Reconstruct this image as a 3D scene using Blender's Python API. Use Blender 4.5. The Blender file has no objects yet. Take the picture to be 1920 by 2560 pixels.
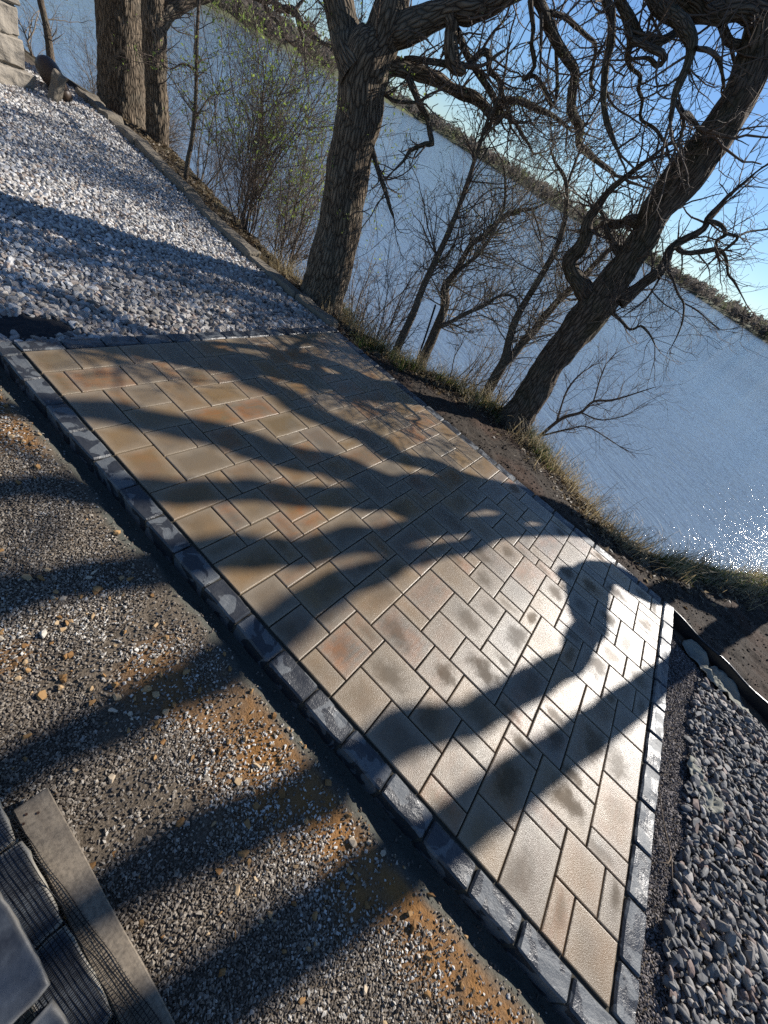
import bpy, bmesh, math, random, json
import numpy as np
from mathutils import Vector, Matrix, noise

# ------------------------------------------------------------------ camera, sky, sun, exposure
SC = bpy.context.scene
COL = SC.collection
cam_d = bpy.data.cameras.new('camera')
cam = bpy.data.objects.new('camera', cam_d); COL.objects.link(cam)
cam.matrix_world = Matrix(((0.5703913587, 0.3644705579, -0.7360807771, -0.7691546944),
                           (-0.7123150854, 0.6657085855, -0.2223494960, -2.2721944722),
                           (0.4089754481, 0.6511476727, 0.6393323011, 1.5223153701),
                           (0, 0, 0, 1)))
# columns of that matrix are the camera's right, up and back axes
cam_d.sensor_fit = 'VERTICAL'; cam_d.sensor_height = 24.0; cam_d.lens = 9.60835
cam_d.clip_start = 0.05; cam_d.clip_end = 6000.0
SC.camera = cam

SUN_AZ, SUN_EL = math.radians(-26.0), math.radians(35.0)
SUN = Vector((math.cos(SUN_EL)*math.cos(SUN_AZ), math.cos(SUN_EL)*math.sin(SUN_AZ), math.sin(SUN_EL)))
world = bpy.data.worlds.new('World'); SC.world = world; world.use_nodes = True
wn = world.node_tree.nodes; wl = world.node_tree.links
wn.clear()
sky = wn.new('ShaderNodeTexSky'); sky.sky_type = 'NISHITA'; sky.sun_disc = False
sky.sun_elevation = SUN_EL
sky.sun_rotation = math.pi/2 - SUN_AZ
sky.altitude = 200.0; sky.air_density = 1.0; sky.dust_density = 0.1; sky.ozone_density = 4.0
bg = wn.new('ShaderNodeBackground'); bg.inputs['Strength'].default_value = 0.068
wo = wn.new('ShaderNodeOutputWorld')
tint = wn.new('ShaderNodeMix'); tint.data_type = 'RGBA'; tint.blend_type = 'MULTIPLY'; tint.inputs[0].default_value = 1.0
tint.inputs[7].default_value = (0.86, 0.98, 1.12, 1)                # a clear, cool spring sky
wl.new(sky.outputs[0], tint.inputs[6]); wl.new(tint.outputs[2], bg.inputs[0]); wl.new(bg.outputs[0], wo.inputs[0])
sun_d = bpy.data.lights.new('sun', 'SUN'); sun_d.energy = 4.8; sun_d.angle = math.radians(0.53)
sun_d.color = (1.0, 0.95, 0.88)
sun_o = bpy.data.objects.new('sun', sun_d); COL.objects.link(sun_o)
sun_o.rotation_euler = SUN.to_track_quat('Z', 'Y').to_euler(); sun_o.location = SUN*40
SC.view_settings.view_transform = 'Standard'; SC.view_settings.look = 'None'
SC.view_settings.exposure = 0.66; SC.view_settings.gamma = 1.0
SC.view_settings.use_curve_mapping = False
SC.cycles.max_bounces = 6; SC.cycles.diffuse_bounces = 3; SC.cycles.glossy_bounces = 3
SC.cycles.sample_clamp_indirect = 4.0
SC.cycles.use_denoising = False

DATA = json.loads(r'''{"trees":{"RT":{"base":[3.65,-1.6,-0.17],"limbs":[[[3.656,-1.64,-0.273,0.24],[3.654,-1.624,-0.127,0.197],[3.653,-1.62,0.119,0.165],[3.646,-1.571,0.541,0.146],[3.646,-1.572,0.876,0.15],[3.649,-1.592,1.13,0.164],[3.645,-1.569,1.454,0.124],[3.644,-1.564,1.695,0.113],[3.637,-1.514,1.878,0.12],[3.639,-1.531,2.143,0.152],[3.637,-1.517,2.431,0.123],[3.632,-1.483,2.627,0.111],[3.619,-1.395,2.789,0.103],[3.603,-1.289,2.932,0.092],[3.585,-1.17,3.091,0.081],[3.563,-1.03,3.26,0.062]],[[3.636,-1.511,1.186,0.079],[3.596,-1.409,1.235,0.075],[3.552,-1.287,1.271,0.07],[3.516,-1.218,1.343,0.065],[3.491,-1.218,1.437,0.056],[3.462,-1.196,1.522,0.048],[3.428,-1.135,1.604,0.045],[3.404,-1.145,1.704,0.036],[3.38,-1.157,1.8,0.028],[3.363,-1.208,1.924,0.021],[3.349,-1.283,2.049,0.013]],[[3.671,-1.739,1.261,0.055],[3.717,-1.761,1.454,0.048],[3.765,-1.802,1.574,0.043],[3.806,-1.793,1.646,0.039],[3.842,-1.757,1.723,0.036],[3.886,-1.763,1.783,0.034],[3.933,-1.797,1.856,0.03],[3.981,-1.835,1.952,0.029],[4.02,-1.814,2.016,0.028],[4.063,-1.823,2.11,0.022],[4.106,-1.828,2.195,0.017],[4.154,-1.863,2.354,0.012],[4.202,-1.907,2.474,0.009]],[[3.877,-1.761,1.79,0.02],[3.926,-1.816,1.77,0.019],[3.974,-1.87,1.782,0.017],[4.028,-1.96,1.842,0.017],[4.083,-2.052,1.901,0.015],[4.133,-2.116,1.891,0.013],[4.183,-2.18,1.854,0.012],[4.233,-2.238,1.812,0.01],[4.284,-2.311,1.796,0.009],[4.341,-2.417,1.755,0.007],[4.397,-2.522,1.712,0.005]],[[3.988,-1.83,2.001,0.018],[4.056,-1.941,2.027,0.018],[4.116,-2.005,1.996,0.016],[4.162,-1.977,1.954,0.012],[4.219,-2.015,1.897,0.009]],[[4.115,-1.997,2.004,0.013],[4.163,-2.093,2.026,0.013],[4.197,-2.093,1.959,0.012],[4.229,-2.079,1.92,0.01]],[[4.23,-2.086,2.03,0.01],[4.387,-2.124,2.114,0.008],[4.553,-2.22,2.199,0.007]],[[3.783,-1.809,1.64,0.012],[3.745,-1.845,1.621,0.012],[3.716,-1.936,1.584,0.01],[3.691,-2.058,1.519,0.01],[3.66,-2.141,1.489,0.008],[3.63,-2.229,1.392,0.007],[3.593,-2.272,1.308,0.005],[3.554,-2.301,1.225,0.003]],[[3.729,-2.121,1.495,0.007],[3.782,-2.247,1.499,0.007],[3.833,-2.359,1.485,0.005],[3.887,-2.492,1.472,0.003]],[[3.788,-1.842,1.613,0.009],[3.691,-1.867,1.51,0.007],[3.593,-1.891,1.384,0.007],[3.488,-1.865,1.27,0.005],[3.385,-1.854,1.216,0.003]],[[3.693,-1.883,1.449,0.005],[3.614,-2.026,1.423,0.005],[3.53,-2.143,1.43,0.003]],[[3.666,-1.704,1.187,0.019],[3.644,-1.825,1.174,0.013],[3.623,-1.952,1.155,0.013],[3.59,-2.001,1.219,0.011],[3.566,-2.11,1.203,0.009],[3.538,-2.193,1.169,0.005]],[[3.607,-1.317,2.837,0.065],[3.511,-1.243,2.808,0.0612],[3.415,-1.16,2.744,0.0612],[3.317,-1.077,2.716,0.0575],[3.218,-0.978,2.702,0.0562],[3.117,-0.864,2.706,0.05],[3.013,-0.738,2.733,0.04]],[[3.004,-0.678,2.684,0.0462],[3.023,-0.884,2.602,0.0413],[3.028,-1.001,2.579,0.0375],[3.033,-1.115,2.545,0.035],[3.033,-1.198,2.51,0.0338],[3.027,-1.243,2.444,0.03],[3.018,-1.267,2.367,0.025],[3.009,-1.293,2.299,0.0187],[3.006,-1.358,2.205,0.0112]],[[3.049,-1.307,2.291,0.0137],[3.089,-1.401,2.252,0.0125],[3.121,-1.448,2.175,0.01]],[[3.059,-1.372,2.268,0.0137],[3.191,-1.407,2.292,0.015],[3.327,-1.471,2.288,0.015]],[[3.48,-1.147,2.751,0.025],[3.396,-1.093,2.714,0.0238],[3.309,-1.024,2.655,0.0225],[3.233,-1.017,2.579,0.0225],[3.148,-0.963,2.494,0.0238],[3.062,-0.891,2.455,0.025],[2.974,-0.814,2.473,0.025],[2.888,-0.744,2.488,0.025],[2.802,-0.681,2.511,0.0238]],[[3.17,-0.442,2.645,0.0325],[3.171,-0.532,2.565,0.03],[3.171,-0.609,2.514,0.0287],[3.171,-0.697,2.408,0.0287],[3.165,-0.738,2.322,0.0238],[3.165,-0.819,2.215,0.0213],[3.168,-0.926,2.115,0.0175],[3.173,-1.039,2.045,0.0137],[3.172,-1.115,2.005,0.01]],[[2.905,-0.693,2.506,0.0213],[2.963,-0.81,2.449,0.02],[3.013,-0.871,2.406,0.02],[3.054,-0.873,2.366,0.0163],[3.102,-0.92,2.34,0.0137],[3.153,-0.991,2.338,0.0125],[3.196,-1.008,2.297,0.0112],[3.244,-1.061,2.268,0.01],[3.291,-1.103,2.201,0.01],[3.349,-1.214,2.199,0.01],[3.407,-1.335,2.169,0.0075]],[[2.887,-0.906,2.395,0.0187],[2.929,-1.014,2.402,0.0187],[2.965,-1.088,2.411,0.0187],[2.995,-1.12,2.404,0.0163],[3.016,-1.091,2.375,0.0137],[3.03,-1.013,2.392,0.01],[3.041,-0.919,2.366,0.0075]],[[2.988,-1.24,2.491,0.0137],[3.128,-1.27,2.539,0.0125],[3.272,-1.332,2.561,0.0112],[3.418,-1.406,2.536,0.0088]],[[3.481,-1.157,2.755,0.0287],[3.517,-1.17,2.752,0.0275],[3.562,-1.244,2.725,0.0275],[3.605,-1.304,2.739,0.025]],[[3.631,-1.472,1.762,0.045],[3.714,-1.355,1.744,0.0425],[3.802,-1.269,1.692,0.035],[3.888,-1.168,1.657,0.0225],[3.976,-1.086,1.582,0.0137]],[[3.638,-1.521,1.545,0.0438],[3.693,-1.386,1.578,0.035],[3.748,-1.245,1.627,0.0225],[3.807,-1.133,1.692,0.015],[3.867,-1.034,1.718,0.0112]]]},"MT":{"base":[2.85,0.62,-0.12],"limbs":[[[2.843,0.628,-0.198,0.299],[2.835,0.639,-0.06,0.247],[2.827,0.649,0.15,0.224],[2.817,0.661,0.522,0.203],[2.762,0.73,1.122,0.192],[2.741,0.756,1.408,0.186],[2.712,0.792,1.6,0.185],[2.718,0.785,1.724,0.188],[2.747,0.749,1.844,0.147],[2.744,0.753,1.941,0.132],[2.743,0.754,2.056,0.116],[2.728,0.773,2.216,0.1],[2.711,0.794,2.395,0.074]],[[2.679,0.834,1.593,0.125],[2.639,0.932,1.697,0.105],[2.609,1.017,1.817,0.11],[2.584,1.097,1.904,0.11],[2.543,1.196,2.036,0.094],[2.507,1.289,2.196,0.071]],[[2.771,0.719,1.903,0.096],[2.805,0.622,1.971,0.089],[2.884,0.471,2.088,0.081],[2.967,0.313,2.206,0.074],[3.049,0.157,2.334,0.064],[3.118,0.018,2.508,0.054],[3.154,-0.081,2.652,0.044]],[[2.918,0.375,2.137,0.053],[2.926,0.345,2.118,0.05],[2.938,0.309,2.028,0.049],[2.98,0.238,1.945,0.05],[3.023,0.163,1.949,0.036]],[[2.963,0.318,2.098,0.026],[3.029,0.3,2.083,0.023],[3.13,0.238,2.027,0.024],[3.279,0.115,1.973,0.025],[3.409,0.017,1.922,0.023],[3.465,0.011,1.867,0.02]],[[2.863,0.604,1.837,0.012],[2.878,0.545,1.86,0.02],[2.914,0.46,1.887,0.021],[2.984,0.332,1.932,0.021],[3.055,0.203,1.98,0.019]],[[3.068,0.187,2.003,0.021],[3.138,0.163,2.108,0.022],[3.209,0.139,2.106,0.021],[3.269,0.128,2.05,0.02],[3.369,0.067,2.04,0.019],[3.455,0.023,1.983,0.016]],[[2.78,0.707,1.723,0.077],[2.851,0.659,1.766,0.062],[2.941,0.587,1.785,0.053],[3.01,0.54,1.81,0.049],[3.13,0.429,1.848,0.045],[3.271,0.293,1.875,0.042],[3.383,0.194,1.891,0.041],[3.504,0.082,1.861,0.038],[3.573,0.036,1.861,0.031]],[[3.523,0.099,1.86,0.021],[3.59,0.06,1.9,0.019],[3.685,-0.013,1.914,0.017],[3.758,-0.059,1.901,0.016],[3.836,-0.11,1.874,0.015],[3.927,-0.178,1.846,0.011],[3.989,-0.21,1.822,0.009],[4.048,-0.238,1.847,0.008]],[[3.441,0.041,1.922,0.026],[3.525,0.015,1.981,0.028],[3.638,-0.045,2.026,0.029],[3.752,-0.109,2.044,0.026],[3.882,-0.191,2.069,0.023],[3.986,-0.241,2.086,0.019],[4.126,-0.335,2.089,0.013]],[[2.939,0.589,1.777,0.031],[2.947,0.539,1.744,0.028],[2.957,0.486,1.716,0.027],[2.989,0.405,1.655,0.024],[3.017,0.331,1.626,0.023],[3.034,0.269,1.547,0.02],[3.041,0.221,1.501,0.02],[2.988,0.247,1.478,0.019],[2.913,0.301,1.399,0.017],[2.881,0.301,1.318,0.012],[2.83,0.324,1.228,0.007]],[[2.884,0.738,1.591,0.02],[2.87,0.675,1.595,0.015],[2.882,0.58,1.594,0.015],[2.897,0.481,1.63,0.013],[2.901,0.396,1.663,0.011]],[[3.087,0.003,2.463,0.041],[3.254,-0.105,2.414,0.039],[3.394,-0.177,2.385,0.04],[3.536,-0.253,2.36,0.038],[3.685,-0.337,2.333,0.038],[3.782,-0.357,2.225,0.039],[3.878,-0.375,2.157,0.039],[4.03,-0.464,2.103,0.035],[4.139,-0.498,2.029,0.033],[4.271,-0.562,2.033,0.03],[4.448,-0.681,2.031,0.025],[4.64,-0.819,2.023,0.016]],[[3.121,-0.04,2.414,0.017],[3.214,-0.108,2.319,0.017],[3.259,-0.117,2.265,0.016],[3.343,-0.173,2.192,0.015],[3.348,-0.131,2.11,0.014],[3.41,-0.161,2.162,0.014],[3.508,-0.235,2.146,0.016],[3.609,-0.313,2.105,0.018],[3.643,-0.308,2.15,0.014],[3.591,-0.195,2.314,0.015],[3.564,-0.113,2.413,0.013]],[[3.263,-0.057,2.434,0.015],[3.249,-0.093,2.409,0.014],[3.259,-0.158,2.321,0.013],[3.274,-0.231,2.22,0.009]],[[3.311,-0.117,2.448,0.018],[3.424,-0.19,2.481,0.017],[3.524,-0.246,2.49,0.016],[3.636,-0.318,2.498,0.014],[3.738,-0.377,2.486,0.013],[3.831,-0.425,2.344,0.013],[3.922,-0.47,2.313,0.011],[3.939,-0.423,2.225,0.007]],[[2.833,0.641,1.285,0.024],[2.85,0.499,1.176,0.02],[2.857,0.37,1.084,0.018],[2.858,0.25,0.984,0.013],[2.834,0.159,0.944,0.007]]]},"LT1":{"base":[3.75,5.75,-0.1],"limbs":[[[3.687,5.785,-0.415,0.414],[3.682,5.788,-0.27,0.361],[3.673,5.793,0.008,0.324],[3.655,5.803,0.473,0.292],[3.625,5.821,1.038,0.277],[3.601,5.834,1.532,0.25],[3.589,5.841,2.111,0.195]]]},"LT2":{"base":[3.6,5.0,-0.2],"limbs":[[[3.71,4.934,-0.33,0.18],[3.695,4.943,-0.191,0.153],[3.658,4.965,0.29,0.142],[3.624,4.985,0.716,0.143],[3.597,5.002,1.039,0.14],[3.582,5.011,1.238,0.13],[3.552,5.029,1.696,0.111],[3.515,5.051,2.223,0.085]],[[3.62,4.988,1.016,0.107],[3.745,4.971,1.173,0.092],[3.902,4.935,1.318,0.082],[4.059,4.899,1.468,0.073],[4.342,4.788,1.729,0.063]],[[4.562,4.772,1.785,0.06],[4.657,4.496,1.816,0.055],[4.678,4.265,1.851,0.05],[4.606,4.089,1.835,0.044],[4.631,3.855,1.849,0.041],[4.597,3.657,1.822,0.036],[4.589,3.443,1.757,0.032],[4.589,3.225,1.74,0.027],[4.563,3.022,1.76,0.019]],[[4.822,4.033,1.86,0.023],[4.861,4.009,1.943,0.02],[4.912,3.979,2.052,0.017]],[[4.792,3.934,1.83,0.023],[4.768,3.832,1.759,0.023],[4.782,3.707,1.629,0.018],[4.782,3.59,1.464,0.011]],[[4.734,4.552,1.82,0.03],[4.722,4.365,1.72,0.026],[4.746,4.156,1.688,0.021],[4.708,3.984,1.601,0.013]]]},"S1":{"base":[3.35,-0.25,-0.2],"limbs":[[[3.315,-0.179,-0.223,0.0688],[3.308,-0.165,-0.147,0.048],[3.306,-0.16,0.243,0.0392],[3.295,-0.139,0.571,0.0312],[3.296,-0.14,0.963,0.0272],[3.288,-0.123,1.282,0.0224],[3.268,-0.083,1.581,0.0176],[3.253,-0.052,1.804,0.0144],[3.255,-0.056,1.927,0.0128],[3.24,-0.025,2.076,0.0096],[3.205,0.045,2.251,0.0072],[3.197,0.061,2.337,0.0056],[3.184,0.089,2.403,0.004],[3.159,0.139,2.494,0.0032]],[[3.296,-0.139,0.595,0.0176],[3.351,-0.139,0.751,0.0136],[3.421,-0.167,0.846,0.012],[3.47,-0.153,0.99,0.008],[3.5,-0.102,1.11,0.0048]],[[3.255,-0.056,1.763,0.008],[3.224,-0.144,1.857,0.0064],[3.225,-0.297,1.875,0.0048],[3.209,-0.417,1.926,0.004]]]},"S2":{"base":[3.6,-0.45,-0.3],"limbs":[[[3.577,-0.395,-0.29,0.0848],[3.607,-0.373,-0.208,0.0632],[3.632,-0.339,0.096,0.0544],[3.651,-0.289,0.417,0.048],[3.649,-0.191,0.565,0.0464],[3.693,-0.202,0.746,0.036],[3.731,-0.198,0.996,0.028],[3.795,-0.256,1.121,0.0256],[3.858,-0.312,1.323,0.0216],[3.933,-0.399,1.423,0.0176],[4.004,-0.475,1.482,0.0144],[4.072,-0.543,1.58,0.0096]],[[3.571,-0.38,0.246,0.0272],[3.548,-0.412,0.28,0.0248],[3.586,-0.589,0.516,0.02],[3.597,-0.703,0.652,0.0176],[3.593,-0.78,0.793,0.0136],[3.607,-0.901,0.86,0.0104],[3.608,-0.989,0.816,0.0064]],[[3.528,-0.278,0.76,0.0208],[3.606,-0.309,0.878,0.0192],[3.687,-0.347,1.017,0.0168],[3.744,-0.327,1.347,0.0128],[3.754,-0.196,1.556,0.0096],[3.768,-0.073,1.664,0.0064]],[[4.038,-0.462,1.481,0.0096],[4.021,-0.595,1.41,0.008],[4.01,-0.739,1.298,0.0064],[3.98,-0.842,1.198,0.0048]]]},"S3":{"base":[3.75,-1.15,-0.3],"limbs":[[[3.766,-1.214,-0.261,0.0968],[3.76,-1.19,-0.167,0.0704],[3.753,-1.162,0.131,0.0552],[3.749,-1.145,0.316,0.0512],[3.731,-1.073,0.49,0.0408],[3.715,-1.009,0.733,0.0368],[3.711,-0.992,1.115,0.0304],[3.706,-0.975,1.332,0.028],[3.69,-0.907,1.537,0.0232],[3.661,-0.79,1.709,0.0184],[3.641,-0.71,1.776,0.0152],[3.611,-0.589,1.819,0.0112],[3.583,-0.476,1.891,0.0064]],[[3.752,-1.157,0.3,0.0416],[3.817,-1.16,0.405,0.0432],[3.887,-1.182,0.656,0.0416],[3.96,-1.216,0.947,0.0384],[4.028,-1.234,1.079,0.036],[4.095,-1.241,1.172,0.0336],[4.162,-1.252,1.414,0.0288],[4.229,-1.266,1.535,0.024],[4.301,-1.295,1.671,0.0144]],[[3.658,-0.78,1.722,0.0128],[3.722,-0.725,1.827,0.0112],[3.785,-0.668,1.945,0.0096],[3.852,-0.627,2.041,0.0064],[3.921,-0.594,2.128,0.004]],[[3.703,-0.962,1.406,0.0088],[3.585,-0.9,1.395,0.0072],[3.476,-0.876,1.339,0.0056],[3.358,-0.815,1.389,0.004]]]},"SP":{"base":[3.25,3.3,-0.3],"limbs":[[[3.083,3.421,-0.21,0.037],[3.103,3.406,-0.074,0.031],[3.112,3.4,0.144,0.027],[3.131,3.386,0.352,0.026],[3.133,3.384,0.578,0.023],[3.129,3.387,0.784,0.02],[3.101,3.408,1.192,0.018],[3.091,3.415,1.477,0.015],[3.081,3.422,1.687,0.013]],[[3.114,3.398,0.963,0.013],[2.981,3.411,0.965,0.01],[2.858,3.419,0.884,0.008],[2.777,3.394,0.879,0.006]],[[3.13,3.387,0.539,0.012],[3.228,3.398,0.672,0.009],[3.339,3.4,0.81,0.007],[3.476,3.383,0.875,0.005]]]},"BS":{"base":[4.2,-1.9,-0.6],"limbs":[[[4.2,-1.903,-0.312,0.024],[4.201,-1.91,-0.232,0.021],[4.205,-1.969,0.063,0.02],[4.214,-2.081,0.23,0.017],[4.215,-2.106,0.394,0.014],[4.226,-2.253,0.525,0.011],[4.242,-2.456,0.82,0.004]],[[4.204,-1.954,-0.006,0.013],[4.228,-1.83,0.264,0.01],[4.259,-1.797,0.419,0.01],[4.293,-1.808,0.549,0.007]],[[4.215,-2.106,0.394,0.009],[4.258,-2.005,0.589,0.007],[4.303,-1.94,0.734,0.005]],[[4.201,-1.908,-0.245,0.013],[4.183,-2.113,0.032,0.01],[4.159,-2.247,0.167,0.007],[4.151,-2.581,0.204,0.005]],[[4.214,-2.081,0.23,0.01],[4.179,-2.288,0.294,0.007],[4.14,-2.437,0.471,0.005]]]},"DS":{"base":[3.9,6.9,-0.3],"limbs":[[[3.391,7.159,-0.234,0.076],[3.383,7.163,-0.179,0.058],[3.375,7.167,0.049,0.048],[3.364,7.173,0.272,0.044],[3.339,7.186,0.446,0.04],[3.321,7.195,0.554,0.039],[3.313,7.199,0.848,0.033]],[[3.209,7.252,-0.298,0.02],[3.218,7.322,-0.139,0.017],[3.22,7.396,-0.051,0.017],[3.229,7.466,0.017,0.014]]]},"R1":{"base":[4.75,-5.05,-0.45],"limbs":[[[4.72,-5.06,-0.75,0.3],[4.74,-5.05,-0.35,0.2],[4.75,-5.03,0.3,0.14],[4.78,-5.06,1.2,0.105],[4.83,-5.12,2.2,0.095],[4.86,-5.19,3.2,0.095],[4.9,-5.26,4.2,0.1],[5.0,-5.33,5.4,0.1],[5.0,-5.4,7.0,0.07]],[[4.76,-5.03,0.45,0.16],[5.659,-4.827,1.721,0.16],[5.598,-4.315,2.18,0.17],[5.516,-3.944,2.466,0.19],[5.337,-3.752,2.638,0.15]],[[5.592,-4.058,2.409,0.13],[5.558,-3.71,2.811,0.09],[5.653,-3.511,3.212,0.08],[6.206,-3.192,3.9,0.08],[6.673,-3.001,4.474,0.075],[6.952,-2.738,4.933,0.065],[7.121,-2.475,5.392,0.05]],[[5.439,-3.83,2.524,0.15],[5.398,-3.717,2.983,0.13],[5.527,-3.655,3.441,0.12],[5.78,-3.528,3.958,0.105],[5.919,-3.385,4.417,0.095],[5.961,-3.36,4.761,0.08],[5.926,-3.332,5.162,0.06]],[[5.284,-3.724,2.753,0.12],[5.249,-3.795,3.155,0.1],[5.386,-3.754,3.728,0.09],[5.548,-3.777,4.244,0.085],[5.687,-3.795,4.703,0.07],[5.826,-3.832,5.162,0.05]],[[5.546,-4.044,2.466,0.12],[5.517,-4.042,2.638,0.09],[5.446,-4.079,3.097,0.08],[5.472,-4.138,3.671,0.09],[5.575,-4.221,4.187,0.1],[5.684,-4.336,4.818,0.09],[5.823,-4.404,5.277,0.06]],[[5.621,-4.35,2.237,0.1],[5.366,-4.164,2.466,0.065],[5.281,-4.095,2.868,0.06],[5.244,-4.199,3.384,0.065],[5.36,-4.408,3.958,0.085],[5.59,-4.753,4.589,0.09],[5.776,-5.032,5.162,0.07]],[[4.939,-4.432,2.352,0.1],[4.855,-4.35,2.38,0.085],[4.822,-4.298,2.409,0.06]],[[4.879,-4.472,2.352,0.09],[4.715,-4.51,2.38,0.05],[4.592,-4.438,2.409,0.018]],[[4.78,-5.04,1.1,0.12],[5.453,-4.941,1.95,0.1],[5.291,-4.85,2.237,0.095],[5.095,-4.536,2.294,0.1],[4.895,-4.47,2.38,0.135],[4.739,-4.68,2.524,0.1],[4.671,-4.785,2.868,0.085],[4.794,-4.859,3.384,0.08],[5.006,-4.962,3.9,0.085],[5.219,-5.085,4.417,0.085],[5.382,-5.188,4.933,0.06]]]}},"tiles":[[0,0,2,2],[2,0,5,2],[5,0,7,2],[7,0,9,3],[0,2,1,4],[1,2,4,4],[4,2,6,4],[6,2,7,4],[0,4,2,7],[2,4,3,6],[3,4,5,6],[5,4,7,7],[2,6,5,8],[0,7,2,9],[2,8,4,10],[0,9,2,12],[9,0,10,2],[10,0,13,2],[13,0,15,3],[15,0,17,1],[17,0,19,2],[19,0,22,2],[22,0,24,1],[24,0,26,2],[9,2,11,4],[11,2,13,5],[15,1,17,4],[17,2,20,4],[20,2,22,5],[22,1,24,3],[24,2,26,5],[7,3,9,5],[9,4,11,5],[22,3,24,6],[13,3,15,6],[15,4,16,6],[16,4,18,5],[18,4,20,6],[20,5,22,7],[16,5,18,8],[18,6,20,7],[7,5,10,7],[10,5,12,7],[12,5,13,7],[13,6,14,8],[14,6,16,8],[8,7,11,9],[11,7,13,9],[13,8,15,9],[15,8,17,10],[17,8,18,10],[5,7,8,9],[5,9,7,11],[7,9,9,10],[9,9,12,11],[12,9,14,11],[14,9,15,11],[15,10,18,12],[4,8,5,10],[2,10,5,12],[5,11,7,12],[7,10,9,13],[9,11,11,12],[11,11,13,14],[13,11,15,13],[9,12,11,14],[13,13,15,14],[24,5,26,6],[25,6,26,8],[22,6,23,8],[23,6,25,8],[18,7,21,9],[21,7,22,9],[22,8,24,9],[24,8,26,10],[18,9,20,12],[20,9,23,11],[23,9,24,11],[24,10,26,12],[20,11,22,12],[22,11,24,13],[24,12,26,13],[19,12,21,14],[21,12,22,14],[22,13,25,15],[25,13,26,15],[17,12,19,14],[15,12,17,15],[17,14,20,16],[20,14,22,16],[22,15,24,16],[24,15,26,17],[12,14,15,16],[15,15,17,16],[21,16,24,18],[19,16,21,19],[16,16,18,18],[18,16,19,18],[24,17,26,20],[21,18,22,20],[22,18,24,20],[17,18,19,19],[23,20,26,22],[13,16,16,18],[0,12,3,14],[3,12,4,14],[4,12,6,14],[6,12,7,14],[0,14,2,16],[2,14,3,16],[3,14,5,16],[0,16,2,17],[2,16,4,17],[0,17,3,19],[7,13,9,15],[9,14,10,16],[10,14,12,16],[7,15,9,16],[5,14,7,17],[7,16,10,18],[10,16,11,18],[11,16,13,19],[13,18,15,19],[15,18,17,20],[5,17,7,18],[4,16,5,18],[6,18,9,20],[4,18,6,20],[3,17,4,19],[2,19,4,20],[2,20,5,22],[9,18,11,19],[9,19,11,21],[11,19,14,21],[14,19,15,21],[8,20,9,22],[5,20,8,22],[9,21,12,23],[7,22,9,24],[4,22,7,24],[9,23,11,24],[12,21,14,23],[14,21,16,24],[16,21,19,23],[15,20,17,21],[17,19,18,21],[18,19,21,21],[19,21,21,23],[21,20,23,22],[21,22,24,24],[24,22,26,23],[24,23,26,25],[18,23,21,25],[16,23,18,26],[14,24,16,25],[13,23,14,25],[11,23,13,24],[21,24,23,26],[23,24,24,26],[24,25,26,28],[18,25,20,27],[20,25,21,27],[21,26,22,28],[22,26,24,28],[19,27,21,28],[16,26,18,28],[18,27,19,29],[20,28,23,30],[19,28,20,30],[23,28,25,30],[25,28,26,30],[24,30,26,32],[21,30,24,32],[19,30,21,32],[18,29,19,31],[15,28,18,30],[14,25,16,28],[12,26,14,28],[13,25,14,26],[12,24,13,26],[10,24,12,27],[7,24,10,26],[10,27,12,29],[8,26,10,29],[6,26,8,28],[6,24,7,26],[4,24,6,27],[4,27,6,29],[6,28,8,31],[8,29,9,31],[9,29,12,31],[12,28,13,30],[13,28,15,30],[12,30,14,31],[11,31,14,33],[10,31,11,33],[7,31,10,33],[6,31,7,33],[4,29,6,32],[2,25,4,28],[2,28,4,30],[3,30,4,32],[1,30,3,32],[0,30,1,32],[0,27,2,30],[0,25,2,27],[0,19,2,21],[0,21,2,23],[0,23,1,25],[1,23,3,25],[3,23,4,25],[2,22,4,23],[9,33,12,35],[12,33,14,34],[12,34,15,36],[8,33,9,35],[6,33,8,35],[10,35,12,37],[7,35,10,37],[12,36,13,37],[13,36,15,38],[11,37,13,39],[14,30,16,32],[16,30,18,32],[18,31,19,32],[17,32,19,34],[19,32,20,34],[20,32,22,35],[22,32,23,34],[23,32,25,34],[25,32,26,34],[22,34,24,37],[24,34,26,36],[24,36,26,38],[24,38,26,39],[21,37,23,39],[23,37,24,39],[20,35,22,37],[18,34,20,36],[17,34,18,36],[17,36,20,38],[20,37,21,39],[18,38,20,39],[17,38,18,39],[14,32,15,34],[15,32,17,35],[15,35,17,37],[15,37,17,39],[13,38,15,39],[8,37,11,39],[6,35,7,37],[4,34,6,37],[3,34,4,36],[2,32,5,34],[5,32,6,34],[0,32,2,34],[0,34,3,36],[2,36,4,38],[0,36,2,37],[0,37,2,39],[2,38,4,39],[4,37,5,39],[5,37,8,39]]}''')
rng = np.random.default_rng(7)

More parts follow.
